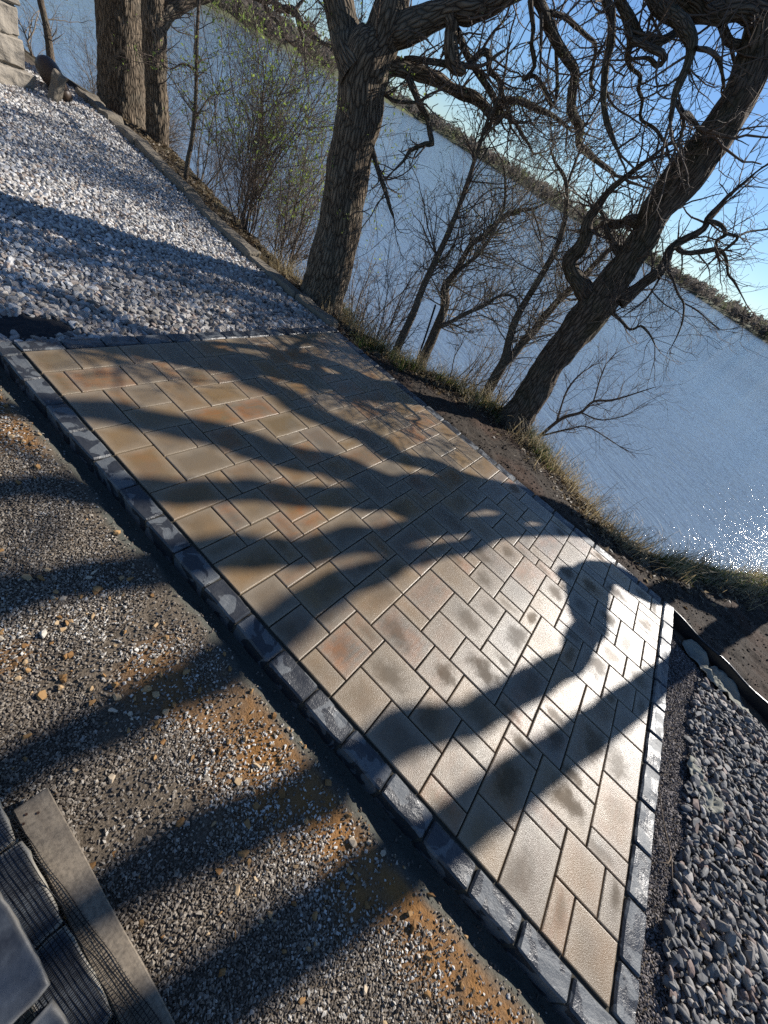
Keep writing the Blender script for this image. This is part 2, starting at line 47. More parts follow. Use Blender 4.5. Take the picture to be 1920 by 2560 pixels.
# ------------------------------------------------------------------ helpers: objects
def tag(o, label=None, cat=None, group=None, kind=None):
    if label: o['label'] = label
    if cat: o['category'] = cat
    if group: o['group'] = group
    if kind: o['kind'] = kind
    return o
def link(name, me, mat=None, parent=None, loc=(0, 0, 0)):
    o = bpy.data.objects.new(name, me); COL.objects.link(o); o.location = loc
    if mat is not None and me is not None and not me.materials: me.materials.append(mat)
    if parent is not None: o.parent = parent
    return o
def empty(name, loc, label, cat, group=None):
    o = bpy.data.objects.new(name, None); COL.objects.link(o); o.location = loc
    o.empty_display_size = 0.1
    return tag(o, label, cat, group)
def mesh_np(name, V, F, smooth=False, attrs=None, uv=None):
    """V (n,3), F list of arrays with equal row length (tris or quads)"""
    me = bpy.data.meshes.new(name)
    V = np.ascontiguousarray(V, dtype=np.float32)
    if isinstance(F, np.ndarray): F = [F]
    loops = np.concatenate([f.ravel() for f in F]).astype(np.int32)
    tot = np.concatenate([np.full(len(f), f.shape[1], np.int32) for f in F])
    start = np.concatenate([[0], np.cumsum(tot)[:-1]]).astype(np.int32)
    me.vertices.add(len(V)); me.vertices.foreach_set('co', V.ravel())
    me.loops.add(len(loops)); me.loops.foreach_set('vertex_index', loops)
    me.polygons.add(len(tot)); me.polygons.foreach_set('loop_start', start); me.polygons.foreach_set('loop_total', tot)
    me.polygons.foreach_set('use_smooth', np.full(len(tot), smooth, dtype=bool))
    for k, a in (attrs or {}).items():
        if a.ndim == 1:
            at = me.attributes.new(k, 'FLOAT', 'POINT'); at.data.foreach_set('value', a.astype(np.float32))
        else:
            at = me.attributes.new(k, 'FLOAT_VECTOR', 'POINT'); at.data.foreach_set('vector', a.astype(np.float32).ravel())
    me.update(calc_edges=True)
    return me
def bm_mesh(name, bm, smooth=False):
    me = bpy.data.meshes.new(name); bm.to_mesh(me); bm.free()
    if smooth:
        for p in me.polygons: p.use_smooth = True
    return me
def n3(x, y, z=0.0): return noise.noise(Vector((x, y, z)))
def vnoise(x, y, s, seed=0.0, oct=2):
    """value noise on arrays, smooth, about -1..1"""
    out = np.zeros_like(x, dtype=float); amp = 1.0; tot = 0.0
    for k in range(oct):
        X = x*s*2**k + seed*17.3 + k*5.1; Y = y*s*2**k - seed*9.7 + k*2.3
        xi = np.floor(X); yi = np.floor(Y); fx = X-xi; fy = Y-yi
        fx = fx*fx*(3-2*fx); fy = fy*fy*(3-2*fy)
        def h(a, b):
            v = np.sin(a*127.1+b*311.7+seed*74.7+k*13.7)*43758.5453
            return (v-np.floor(v))*2-1
        out += amp*((h(xi, yi)*(1-fx)+h(xi+1, yi)*fx)*(1-fy)+(h(xi, yi+1)*(1-fx)+h(xi+1, yi+1)*fx)*fy)
        tot += amp; amp *= 0.5
    return out/tot
def sstep(a, b, x):
    t = np.clip((x-a)/(b-a), 0, 1); return t*t*(3-2*t)

# ------------------------------------------------------------------ helpers: materials
class M:
    def __init__(s, name, rough=0.8, spec=0.5):
        s.mat = bpy.data.materials.new(name); s.mat.use_nodes = True
        s.n = s.mat.node_tree.nodes; s.l = s.mat.node_tree.links
        s.b = s.n['Principled BSDF']; s.b.inputs['Roughness'].default_value = rough
        s.b.inputs['Specular IOR Level'].default_value = spec
        s.tc = s.n.new('ShaderNodeTexCoord')
    def new(s, t): return s.n.new(t)
    def mapping(s, src, scale=(1, 1, 1), offset=None):
        m = s.new('ShaderNodeMapping'); m.inputs['Scale'].default_value = scale
        s.l.new(src, m.inputs['Vector'])
        if offset is not None: s.l.new(offset, m.inputs['Location'])
        return m.outputs[0]
    def noise(s, vec, scale, detail=4, rough=0.55, dist=0.0):
        t = s.new('ShaderNodeTexNoise'); t.inputs['Scale'].default_value = scale
        t.inputs['Detail'].default_value = detail; t.inputs['Roughness'].default_value = rough
        t.inputs['Distortion'].default_value = dist
        s.l.new(vec, t.inputs['Vector']); return t.outputs['Fac']
    def voro(s, vec, scale, feature='F1', out='Distance', rnd=1.0):
        t = s.new('ShaderNodeTexVoronoi'); t.feature = feature; t.inputs['Scale'].default_value = scale
        t.inputs['Randomness'].default_value = rnd
        s.l.new(vec, t.inputs['Vector']); return t.outputs[out]
    def ramp(s, fac, stops, interp='LINEAR'):
        r = s.new('ShaderNodeValToRGB'); r.color_ramp.interpolation = interp
        e = r.color_ramp.elements
        while len(e) < len(stops): e.new(0.5)
        for k, (p, c) in enumerate(stops):
            e[k].position = p; e[k].color = (*c, 1) if not isinstance(c, (int, float)) else (c, c, c, 1)
        s.l.new(fac, r.inputs[0]); return r.outputs[0]
    def math(s, op, a, b=None, c=None, clamp=False):
        m = s.new('ShaderNodeMath'); m.operation = op; m.use_clamp = clamp
        for k, v in enumerate((a, b, c)):
            if v is None: continue
            if isinstance(v, (int, float)): m.inputs[k].default_value = v
            else: s.l.new(v, m.inputs[k])
        return m.outputs[0]
    def mix(s, fac, a, b, mode='MIX'):
        m = s.new('ShaderNodeMix'); m.data_type = 'RGBA'; m.blend_type = mode; m.clamp_factor = True
        for k, v in ((0, fac), (6, a), (7, b)):
            if isinstance(v, (int, float)): m.inputs[k].default_value = v
            elif isinstance(v, tuple): m.inputs[k].default_value = (*v, 1)
            else: s.l.new(v, m.inputs[k])
        return m.outputs[2]
    def attr(s, name, typ='GEOMETRY', out='Fac'):
        a = s.new('ShaderNodeAttribute'); a.attribute_name = name; a.attribute_type = typ
        return a.outputs[out]
    def objrand(s): return s.new('ShaderNodeObjectInfo').outputs['Random']
    def color(s, v):
        if isinstance(v, tuple): s.b.inputs['Base Color'].default_value = (*v, 1)
        else: s.l.new(v, s.b.inputs['Base Color'])
    def rough(s, v): s.l.new(v, s.b.inputs['Roughness'])
    def bump(s, h, strength=0.5, dist=0.01, prev=None):
        b = s.new('ShaderNodeBump'); b.inputs['Strength'].default_value = strength; b.inputs['Distance'].default_value = dist
        s.l.new(h, b.inputs['Height'])
        if prev is not None: s.l.new(prev, b.inputs['Normal'])
        s.l.new(b.outputs[0], s.b.inputs['Normal']); return b.outputs[0]
def sep(m, v):
    x = m.new('ShaderNodeSeparateXYZ'); m.l.new(v, x.inputs[0]); return x.outputs

# --- pavers: tan to olive concrete, paler dry rim, damp darker middle, orange bloom
def mat_paver():
    m = M('paver concrete', 0.5, 0.5)
    rnd = m.objrand()
    ob = m.tc.outputs['Object']
    cx = m.new('ShaderNodeCombineXYZ')
    m.l.new(m.math('MULTIPLY', rnd, 37.0), cx.inputs[0]); m.l.new(m.math('MULTIPLY', rnd, 91.0), cx.inputs[1])
    va = m.new('ShaderNodeVectorMath'); va.operation = 'ADD'
    m.l.new(ob, va.inputs[0]); m.l.new(cx.outputs[0], va.inputs[1])
    p = va.outputs[0]
    tone = m.attr('tone', 'OBJECT'); damp = m.attr('damp', 'OBJECT'); orange = m.attr('orange', 'OBJECT')
    hx = m.attr('half_x', 'OBJECT'); hy = m.attr('half_y', 'OBJECT')
    xyz = sep(m, ob)
    dx = m.math('SUBTRACT', hx, m.math('ABSOLUTE', xyz[0])); dy = m.math('SUBTRACT', hy, m.math('ABSOLUTE', xyz[1]))
    d = m.math('MINIMUM', dx, dy)                                   # metres to the tile's edge
    wob = m.math('MULTIPLY', m.math('SUBTRACT', m.noise(p, 14, 3), 0.5), 0.05)
    dd = m.math('ADD', d, wob)
    base = m.ramp(tone, [(0.0, (0.135, 0.097, 0.047)), (0.3, (0.205, 0.13, 0.058)), (0.55, (0.165, 0.12, 0.07)), (1.0, (0.125, 0.105, 0.08))])
    cloud = m.noise(m.mapping(p, (1, 1, 1)), 9, 3, 0.6)
    streak = m.noise(m.mapping(p, (2, 22, 4)), 3, 3, 0.6)
    org = m.math('MULTIPLY', orange, m.ramp(m.math('ADD', m.math('MULTIPLY', cloud, 0.65), m.math('MULTIPLY', streak, 0.35)), [(0.38, 0.0), (0.62, 1.0)]))
    c = m.mix(org, base, (0.27, 0.105, 0.03))
    c = m.mix(m.math('MULTIPLY', m.ramp(m.noise(p, 5, 2), [(0.42, 0.0), (0.7, 1.0)]), 0.5), c, (0.135, 0.115, 0.085))
    rim = m.ramp(dd, [(0.0, 1.0), (0.014, 0.55), (0.045, 0.0)])
    c = m.mix(m.math('MULTIPLY', rim, 0.5), c, (0.30, 0.245, 0.175))
    # damp middle of some tiles
    ex = m.math('DIVIDE', xyz[0], hx); ey = m.math('DIVIDE', xyz[1], hy)
    offx = m.math('MULTIPLY', m.math('SUBTRACT', rnd, 0.5), 0.9)
    rr = m.math('SQRT', m.math('ADD', m.math('POWER', m.math('ABSOLUTE', m.math('ADD', ex, offx)), 2.0), m.math('POWER', m.math('ABSOLUTE', m.math('SUBTRACT', ey, offx)), 2.0)))
    rr = m.math('ADD', rr, m.math('MULTIPLY', m.math('SUBTRACT', m.noise(p, 16, 4, 0.65), 0.5), 1.5))
    gr0 = m.noise(p, 260, 2, 0.7)
    rr = m.math('ADD', rr, m.math('MULTIPLY', m.math('SUBTRACT', gr0, 0.5), 1.1))
    wet = m.math('MULTIPLY', m.ramp(rr, [(0.3, 1.0), (0.8, 0.0)]), damp)
    c = m.mix(wet, c, m.mix(0.62, c, (0.055, 0.04, 0.026)))
    grain = m.noise(p, 330, 3, 0.75)
    c = m.mix(0.9, c, m.mix(grain, (0.25, 0.25, 0.25), (0.75, 0.75, 0.75)), 'OVERLAY')
    pores = m.ramp(m.noise(p, 160, 2), [(0.0, 0.0), (0.27, 0.0), (0.31, 1.0)])
    c = m.mix(pores, m.mix(0.5, c, (0.05, 0.04, 0.03)), c)
    m.color(c)
    m.rough(m.math('ADD', m.math('MULTIPLY', wet, 0.22), m.math('ADD', 0.27, m.math('MULTIPLY', cloud, 0.14))))
    m.l.new(m.math('SUBTRACT', 0.46, m.math('MULTIPLY', wet, 0.34)), m.b.inputs['Specular IOR Level'])
    b1 = m.bump(gr0, 0.6, 0.0017)
    m.bump(m.noise(p, 700, 2, 0.6), 0.5, 0.0008, b1)
    return m.mat

def mat_border():
    m = M('border stone charcoal', 0.35, 0.55)
    rnd = m.objrand(); ob = m.tc.outputs['Object']
    cx = m.new('ShaderNodeCombineXYZ'); m.l.new(m.math('MULTIPLY', rnd, 53.0), cx.inputs[0]); m.l.new(m.math('MULTIPLY', rnd, 29.0), cx.inputs[1])
    va = m.new('ShaderNodeVectorMath'); va.operation = 'ADD'; m.l.new(ob, va.inputs[0]); m.l.new(cx.outputs[0], va.inputs[1])
    p = va.outputs[0]
    dry = m.ramp(m.noise(p, 12, 3, 0.5, 0.7), [(0.50, 0.0), (0.53, 1.0)])
    f = m.noise(p, 60, 4, 0.6)
    wetc = m.mix(f, (0.018, 0.019, 0.022), (0.042, 0.044, 0.047))
    dryc = m.mix(f, (0.065, 0.07, 0.074), (0.13, 0.138, 0.14))
    m.color(m.mix(dry, wetc, dryc))
    m.rough(m.math('ADD', 0.36, m.math('MULTIPLY', dry, 0.2)))
    b1 = m.bump(m.noise(p, 45, 4, 0.6), 0.5, 0.004)
    m.bump(m.noise(p, 220, 3, 0.6), 0.6, 0.0018, b1)
    return m.mat

def mat_stones(name, stops, rough=0.8, scale=120, bump=0.35):
    """stones: one tint number per stone picks its colour from the ramp"""
    m = M(name, rough, 0.35)
    t = m.attr('tint')
    c = m.ramp(t, stops)
    p = m.tc.outputs['Object']
    c = m.mix(0.5, c, m.mix(m.noise(p, scale, 3, 0.6), (0.22, 0.22, 0.22), (0.78, 0.78, 0.78)), 'OVERLAY')
    m.color(c); m.bump(m.noise(p, scale*1.5, 3), bump, 0.002)
    return m.mat

def mat_bark(name, dark, light, scale=1.0, moss=0.0, lichen=0.12):
    m = M(name, 0.9, 0.2)
    uv = m.attr('bark', 'GEOMETRY', 'Vector')                       # around (m), along (m)
    warp = m.noise(uv, 6*scale, 3)
    cmb = m.new('ShaderNodeVectorMath'); cmb.operation = 'ADD'
    cc = m.new('ShaderNodeCombineXYZ'); m.l.new(m.math('MULTIPLY', warp, 0.035/scale), cc.inputs[0])
    m.l.new(uv, cmb.inputs[0]); m.l.new(cc.outputs[0], cmb.inputs[1])
    v = m.voro(m.mapping(cmb.outputs[0], (32*scale, 8.5*scale, 32*scale)), 1.0, 'DISTANCE_TO_EDGE')
    plates = m.ramp(v, [(0.0, 0.0), (0.09, 0.45), (0.35, 1.0)])
    fine = m.noise(m.mapping(uv, (90*scale, 26*scale, 90*scale)), 1.0, 4, 0.65)
    c = m.mix(plates, dark, light)
    c = m.mix(0.6, c, m.mix(fine, (0.2, 0.2, 0.2), (0.8, 0.8, 0.8)), 'OVERLAY')
    c = m.mix(m.math('MULTIPLY', m.ramp(m.noise(uv, 4, 3), [(0.5, 0.0), (0.62, 1.0)]), lichen), c, (0.20, 0.21, 0.17))
    if moss: c = m.mix(m.math('MULTIPLY', m.ramp(m.noise(uv, 2.5, 3), [(0.45, 0.0), (0.65, 1.0)]), moss), c, (0.045, 0.055, 0.018))
    m.color(c)
    b1 = m.bump(plates, 0.9, 0.012/scale)
    m.bump(fine, 0.5, 0.004/scale, b1)
    return m.mat

def mat_simple(name, c1, c2, scale=20, rough=0.85, bump=0.4, dist=0.01, detail=5, spec=0.3):
    m = M(name, rough, spec); p = m.tc.outputs['Object']
    f = m.noise(p, scale, detail, 0.6)
    m.color(m.mix(f, c1, c2)); m.bump(m.noise(p, scale*2.2, 4), bump, dist)
    return m.mat

def mat_ground():
    m = M('ground earth', 0.92, 0.25)
    p = m.tc.outputs['Object']
    za = m.attr('zone', 'GEOMETRY', 'Vector'); z = sep(m, za)       # x soil, y grit, z humus
    big = m.noise(p, 2.2, 4, 0.6); mid = m.noise(p, 18, 4, 0.6); fine = m.noise(p, 160, 3, 0.65)
    grit = m.mix(m.ramp(fine, [(0.35, 0.0), (0.65, 1.0)]), (0.065, 0.05, 0.034), (0.17, 0.135, 0.098))
    sand = m.mix(fine, (0.20, 0.088, 0.022), (0.32, 0.16, 0.05))
    nr = m.attr('sand')
    grit = m.mix(m.math('MULTIPLY', nr, 0.95), grit, sand)
    soil = m.mix(m.ramp(mid, [(0.3, 0.0), (0.7, 1.0)]), (0.022, 0.016, 0.011), (0.055, 0.042, 0.03))
    soil = m.mix(m.ramp(m.noise(p, 1.6, 3), [(0.48, 0.0), (0.6, 1.0)]), soil, (0.055, 0.032, 0.02))
    humus = m.mix(mid, (0.045, 0.038, 0.022), (0.13, 0.11, 0.065))
    cement = m.mix(fine, (0.058, 0.06, 0.05), (0.10, 0.102, 0.085))
    c = m.mix(z[0], grit, soil); c = m.mix(z[1], c, cement); c = m.mix(z[2], c, humus)
    m.color(c)
    b1 = m.bump(fine, 0.8, 0.006); m.bump(mid, 0.7, 0.02, b1)
    return m.mat

def mat_water():
    m = M('lake water', 0.05, 0.5)
    m.color((0.13, 0.175, 0.23)); m.b.inputs['IOR'].default_value = 1.333
    p = m.tc.outputs['Object']
    rot = m.new('ShaderNodeMapping'); rot.inputs['Rotation'].default_value = (0, 0, math.radians(26)); m.l.new(p, rot.inputs[0])
    n1 = m.noise(m.mapping(rot.outputs[0], (4.2, 1.1, 1.0)), 1.0, 3, 0.55, 0.5)
    n2 = m.noise(m.mapping(rot.outputs[0], (13.0, 4.5, 1.0)), 1.0, 3, 0.6, 0.4)
    n3_ = m.noise(m.mapping(rot.outputs[0], (0.05, 0.012, 1.0)), 1.0, 3, 0.6)
    n0 = m.noise(m.mapping(rot.outputs[0], (0.9, 0.3, 1.0)), 1.0, 2, 0.5)
    h = m.math('ADD', m.math('MULTIPLY', n0, 0.8), m.math('ADD', m.math('MULTIPLY', n1, 0.55), m.math('MULTIPLY', n2, 0.22)))
    h = m.math('MULTIPLY', h, m.ramp(n3_, [(0.3, 0.6), (0.7, 1.0)]))
    m.bump(h, 1.0, 0.13)
    return m.mat

MAT_PAVER = mat_paver(); MAT_BORDER = mat_border(); MAT_GROUND = mat_ground()
WHITE_STOPS = [(0.0, (0.10, 0.09, 0.08)), (0.12, (0.25, 0.23, 0.205)), (0.3, (0.38, 0.345, 0.305)), (0.45, (0.40, 0.385, 0.36)), (0.58, (0.28, 0.21, 0.165)), (0.66, (0.47, 0.455, 0.43)), (1.0, (0.62, 0.605, 0.58))]
MAT_WHITE_STONE = mat_stones('crushed pale granite', WHITE_STOPS, 0.75, 70)
MAT_RIVER_STONE = mat_stones('grey river stone', [(0.0, (0.06, 0.06, 0.062)), (0.3, (0.13, 0.128, 0.125)), (0.6, (0.21, 0.203, 0.19)), (0.8, (0.23, 0.205, 0.18)), (0.9, (0.20, 0.14, 0.115)), (1.0, (0.38, 0.365, 0.34))], 0.7, 60, 0.6)
MAT_GRIT = mat_stones('limestone grit', [(0.0, (0.075, 0.06, 0.046)), (0.4, (0.17, 0.14, 0.108)), (0.75, (0.28, 0.24, 0.19)), (1.0, (0.58, 0.55, 0.49))], 0.85, 300, 0.2)
MAT_DARK_GRIT = mat_stones('dark trap grit', [(0.0, (0.05, 0.045, 0.045)), (0.4, (0.12, 0.105, 0.1)), (0.75, (0.18, 0.155, 0.145)), (1.0, (0.30, 0.27, 0.25))], 0.8, 300, 0.2)
MAT_ORANGE = mat_stones('ochre pebble', [(0.0, (0.20, 0.10, 0.032)), (0.5, (0.33, 0.19, 0.075)), (0.85, (0.42, 0.30, 0.17)), (1.0, (0.5, 0.45, 0.37))], 0.8, 120)

# ------------------------------------------------------------------ terrain
def interp(y, ys, xs): return np.interp(y, ys, xs)
def ledge_x(y): return interp(y, [0.1, 0.74, 1.73, 3.25, 4.77, 6.5, 14], [2.46, 2.42, 2.50, 2.76, 3.0, 3.1, 1.8])
def edge_x(y):   # crest of the bank above the lake
    return interp(y, [-14, -6.5, -5.6, -4.9, -4.2, -3.5, -2.95, -2.3, -1.7, -0.8, -0.3, 0.2, 0.6, 1.6, 3.0, 5.0, 6.5, 14],
                  [9.0, 6.4, 5.6, 4.8, 3.95, 3.2, 3.1, 3.45, 3.75, 3.42, 3.0, 2.9, 3.1, 3.0, 3.3, 3.75, 3.5, 2.0])
def edging_x(y): return interp(y, [-14, -5.5, -4.33, -3.82, -3.58], [1.0, 1.95, 2.23, 2.34, 2.43])
LAKE_AZ = math.radians(18); LAKE_T = math.tan(math.radians(1.27)); LAKE_Z = -3.2
CX, CY = -0.769, -2.272
def lake_z(x, y): return LAKE_Z + LAKE_T*((x-CX)*math.cos(LAKE_AZ)+(y-CY)*math.sin(LAKE_AZ))
def trench_w(y): return 0.052+0.022*vnoise(y, y*0+3, 6.0, 1)+0.012*vnoise(y, y*0+1, 22.0, 2)
def sand_mask(x, y):
    d = -0.095-x-trench_w(y)
    a = sstep(-0.05, 0.30, vnoise(y, x*0.25, 2.1, 13, 2))*sstep(0.02, 0.07, d)*(1-sstep(0.12, 0.34, d+0.10*vnoise(x, y, 7, 3, 2)))
    b2 = 0.7*sstep(0.30, 0.5, vnoise(x, y, 2.6, 19, 2))*sstep(0.05, 0.2, d)
    return np.clip(np.maximum(a, b2)*(0.75+0.5*vnoise(x, y, 25, 7, 2)), 0, 1)*(x < -0.1)*(y < 0.3)
def height(x, y):
    x = np.asarray(x, float); y = np.asarray(y, float)
    lump = vnoise(x, y, 3.0, 3, 3); fine = vnoise(x, y, 14.0, 4, 2)
    # left yard
    d = -0.095-x
    w = trench_w(y)
    zl = -0.078+sstep(w-0.012, w+0.03, d)*(0.042+0.012*lump+0.006*fine)+0.012*lump*sstep(0.1, 0.5, d)
    z = np.full_like(x, -0.075)
    z = np.where((x < -0.09) & (y < 0.35), zl, z)
    # gravel beds
    far = (y >= 0.09) & (x > -0.2)
    z = np.where(far, -0.075+0.012*lump, z)
    z = np.where((x <= -0.2) & (y >= 0.09), -0.05+0.012*lump, z)
    near = (y < -3.6) & (x > 0.0)
    z = np.where(near & (x < edging_x(y)), -0.085+0.012*lump-0.05*np.exp(-((x-edging_x(y)+0.1)/0.07)**2), z)
    # strip of soil between patio or edging and the crest
    e = edge_x(y); x0 = np.where(y >= 0.09, ledge_x(y)+0.12, np.where(y < -3.6, edging_x(y), 2.44))
    t = np.clip((x-x0)/np.maximum(e-x0, 0.05), 0, 1)
    soil = -0.035-0.10*t+0.045*lump*np.minimum(1, t*6)*(0.4+t)+0.014*fine-0.06*np.exp(-((x-x0)/0.05)**2)*(y < 0.09)
    z = np.where(x > x0, soil, z)
    over = np.maximum(0, x-e+0.08*lump)
    drop = over*0.35*np.clip(over/0.25, 0, 1)+np.maximum(0, over-0.2)*0.85
    z = z-np.where(x > x0, drop, 0)
    zk = lake_z(x, y)-0.6
    return np.maximum(z, zk)
def build_ground():
    def axis(lo, hi, fine_lo, fine_hi, f, c):
        a = list(np.arange(fine_lo, fine_hi+1e-6, f)); s = f; v = fine_lo
        left = []
        while v > lo: s = min(s*1.25, c); v -= s; left.append(v)
        s = f; v = a[-1]; right = []
        while v < hi: s = min(s*1.25, c); v += s; right.append(v)
        return np.array(left[::-1]+a+right)
    xs = axis(-60, 22, -1.25, 4.4, 0.028, 4.0); ys = axis(-60, 70, -5.6, 1.2, 0.03, 4.0)
    X, Y = np.meshgrid(xs, ys); Z = height(X, Y)
    V = np.stack([X.ravel(), Y.ravel(), Z.ravel()], 1)
    nx, ny = len(xs), len(ys)
    i = np.arange(nx*ny).reshape(ny, nx)
    F = np.stack([i[:-1, :-1].ravel(), i[:-1, 1:].ravel(), i[1:, 1:].ravel(), i[1:, :-1].ravel()], 1)
    x, y = X.ravel(), Y.ravel()
    nz = vnoise(x, y, 5, 8, 3)
    e = edge_x(y)
    soil = ((x > np.where(y >= 0.09, ledge_x(y), np.where(y < -3.6, edging_x(y)-0.02, 2.43)))).astype(float)
    w = trench_w(y); d = -0.095-x
    cement = np.where((y < 0.3) & (x < -0.09), 1-sstep(0.0, 0.04, d-w-0.02+0.03*nz), 0)
    cement = np.where((y < -3.55) & (y > -3.66-0.02*nz) & (x > -0.1) & (x < 2.44), 1, cement)
    humus = soil*sstep(-0.32, -0.08, x-e+0.18*nz)
    zone = np.stack([soil, cement, humus], 1)
    me = mesh_np('ground', V, F, True, {'zone': zone, 'sand': sand_mask(x, y)})
    return tag(link('ground', me, MAT_GROUND), kind='structure')
build_ground()

def build_lake():
    m = mat_water()
    xs = [-60, 4, 60, 300, 3000]; ys = [-2500, -300, -40, 40, 300, 2500]
    V = []; F = []
    for y in ys:
        for x in xs: V.append((x, y, lake_z(x, y)))
    n = len(xs)
    for j in range(len(ys)-1):
        for i in range(n-1): F.append((j*n+i, j*n+i+1, (j+1)*n+i+1, (j+1)*n+i))
    me = mesh_np('lake', np.array(V), np.array(F))
    tag(link('lake', me, m), kind='structure')
build_lake()

# far shore: land strip, wood and a house
SH_AZ = [-75, -40, -20, -6.7, -1.6, 5.7, 12, 19, 22.3, 30, 35.5, 38.9, 44, 49.5, 52.5, 58, 66, 80]
SH_R = [330, 350, 365, 385, 414, 520, 470, 408, 480, 470, 540, 434, 275, 215, 205, 165, 120, 95]
def shore_r(az): return np.interp(az, SH_AZ, SH_R)
def far_pt(az, r): return CX+r*math.cos(math.radians(az)), CY+r*math.sin(math.radians(az))
def build_far():
    azs = np.arange(-75, 80.1, 0.5); offs = [-6, 0, 3, 20, 60, 200, 900]; hs = [-1.0, 0.0, 0.7, 2.0, 4.0, 7.0, 9.0]
    V = []
    for a in azs:
        r0 = float(shore_r(a))+3*n3(a*0.7, 1.3)
        for o, h in zip(offs, hs):
            x, y = far_pt(a, r0+o)
            V.append((x, y, lake_z(x, y)+h*(1+0.35*n3(a*0.25, o*0.01))))
    n = len(offs); F = []
    for j in range(len(azs)-1):
        for i in range(n-1): F.append((j*n+i, j*n+i+1, (j+1)*n+i+1, (j+1)*n+i))
    land = mat_simple('far bank turf', (0.05, 0.052, 0.03), (0.085, 0.095, 0.04), 0.05, 0.95, 0.3, 0.3)
    tag(link('far_shore', mesh_np('far_shore', np.array(V), np.array(F), True), land), kind='structure')
    # wood: bare crowns as clouds of small faces
    r = np.random.default_rng(11)
    VV = []; FF = []; TT = []; k = 0
    for q in range(1500):
        az = -22+84*r.random(); depth = r.random()**1.6
        R = float(shore_r(az))+2+depth*70
        x, y = far_pt(az, R); z0 = lake_z(x, y)+0.5+depth*3.4
        hgt = (3.5+6.0*r.random()**0.8)*(1 if R > 300 else 0.7); wid = hgt*(0.25+0.2*r.random())
        tint = r.random()
        nn = 60
        u = r.normal(size=(nn, 3)); u /= np.linalg.norm(u, axis=1)[:, None]
        rad = r.random(nn)**0.4
        cpt = np.stack([x+u[:, 0]*rad*wid, y+u[:, 1]*rad*wid, z0+hgt*0.56+u[:, 2]*rad*hgt*0.44], 1)
        s = hgt*0.085*(0.6+0.9*r.random(nn))
        a = r.normal(size=(nn, 3)); a /= np.linalg.norm(a, axis=1)[:, None]
        b = np.cross(a, r.normal(size=(nn, 3))); b /= np.linalg.norm(b, axis=1)[:, None]
        tri = np.stack([cpt+a*s[:, None], cpt-a*s[:, None]*0.5+b*s[:, None], cpt-a*s[:, None]*0.5-b*s[:, None]], 1).reshape(-1, 3)
        VV.append(tri); FF.append(np.arange(nn*3).reshape(-1, 3)+k); TT.append(np.full(nn*3, tint)); k += nn*3
        tr = np.array([[x-0.2, y, z0-1.5], [x+0.2, y, z0-1.5], [x, y, z0+hgt*0.7], [x, y-0.2, z0-1.5], [x, y+0.2, z0-1.5], [x, y, z0+hgt*0.7]])
        VV.append(tr); FF.append(np.arange(6).reshape(-1, 3)+k); TT.append(np.full(6, 0.02)); k += 6
    wm = M('far wood', 0.9, 0.1)
    fc = wm.ramp(wm.attr('tint'), [(0.0, (0.13, 0.11, 0.095)), (0.4, (0.22, 0.19, 0.165)), (0.75, (0.19, 0.17, 0.13)), (0.9, (0.15, 0.165, 0.08)), (1.0, (0.22, 0.23, 0.12))])
    wm.color(fc); tr = wm.new('ShaderNodeBsdfTranslucent'); wm.l.new(fc, tr.inputs[0]); ms = wm.new('ShaderNodeMixShader'); ms.inputs[0].default_value = 0.5
    wm.l.new(wm.b.outputs[0], ms.inputs[1]); wm.l.new(tr.outputs[0], ms.inputs[2]); wm.l.new(ms.outputs[0], wm.n['Material Output'].inputs[0])
    tag(link('far_wood', mesh_np('far_wood', np.concatenate(VV), np.concatenate(FF), False, {'tint': np.concatenate(TT)}), wm.mat),
        'bare brown wood along the far shore of the lake', 'wood', kind='stuff')
build_far()

# ------------------------------------------------------------------ stones: templates and scattering
def hull_template(r, n=13, flat=1.0):
    bm = bmesh.new()
    for _ in range(n):
        v = r.normal(size=3); v /= np.linalg.norm(v); v *= 0.82+0.28*r.random()
        bm.verts.new((v[0], v[1], v[2]*flat))
    bmesh.ops.convex_hull(bm, input=bm.verts)
    bmesh.ops.delete(bm, geom=[v for v in bm.verts if not v.link_faces], context='VERTS')
    bmesh.ops.triangulate(bm, faces=bm.faces)
    bm.verts.index_update()
    V = np.array([v.co[:] for v in bm.verts]); F = np.array([[v.index for v in f.verts] for f in bm.faces]); bm.free()
    return V, F
def round_template(r, sub=2, rough=0.22):
    bm = bmesh.new(); bmesh.ops.create_icosphere(bm, subdivisions=sub, radius=1.0)
    o = r.random(3)*50
    for v in bm.verts:
        d = 1+rough*noise.noise(Vector(v.co)*1.3+Vector(o))+0.5*rough*noise.noise(Vector(v.co)*2.7+Vector(o))
        # a few flats make it read as a broken cobble
        v.co *= d
    for _ in range(4):
        nrm = Vector(r.normal(size=3)).normalized(); lim = 0.62+0.2*r.random()
        for v in bm.verts:
            q = v.co.dot(nrm)
            if q > lim: v.co -= nrm*(q-lim)*0.85
    bm.verts.index_update()
    V = np.array([v.co[:] for v in bm.verts]); F = np.array([[v.index for v in f.verts] for f in bm.faces]); bm.free()
    return V, F
def octa_template(r):
    V = np.array([[1, 0, 0], [-1, 0, 0], [0, 1, 0], [0, -1, 0], [0, 0, 1], [0, 0, -1]], float)
    V = V*(0.7+0.6*r.random((6, 1)))+r.normal(size=(6, 3))*0.18
    F = np.array([[0, 2, 4], [2, 1, 4], [1, 3, 4], [3, 0, 4], [2, 0, 5], [1, 2, 5], [3, 1, 5], [0, 3, 5]])
    return V, F
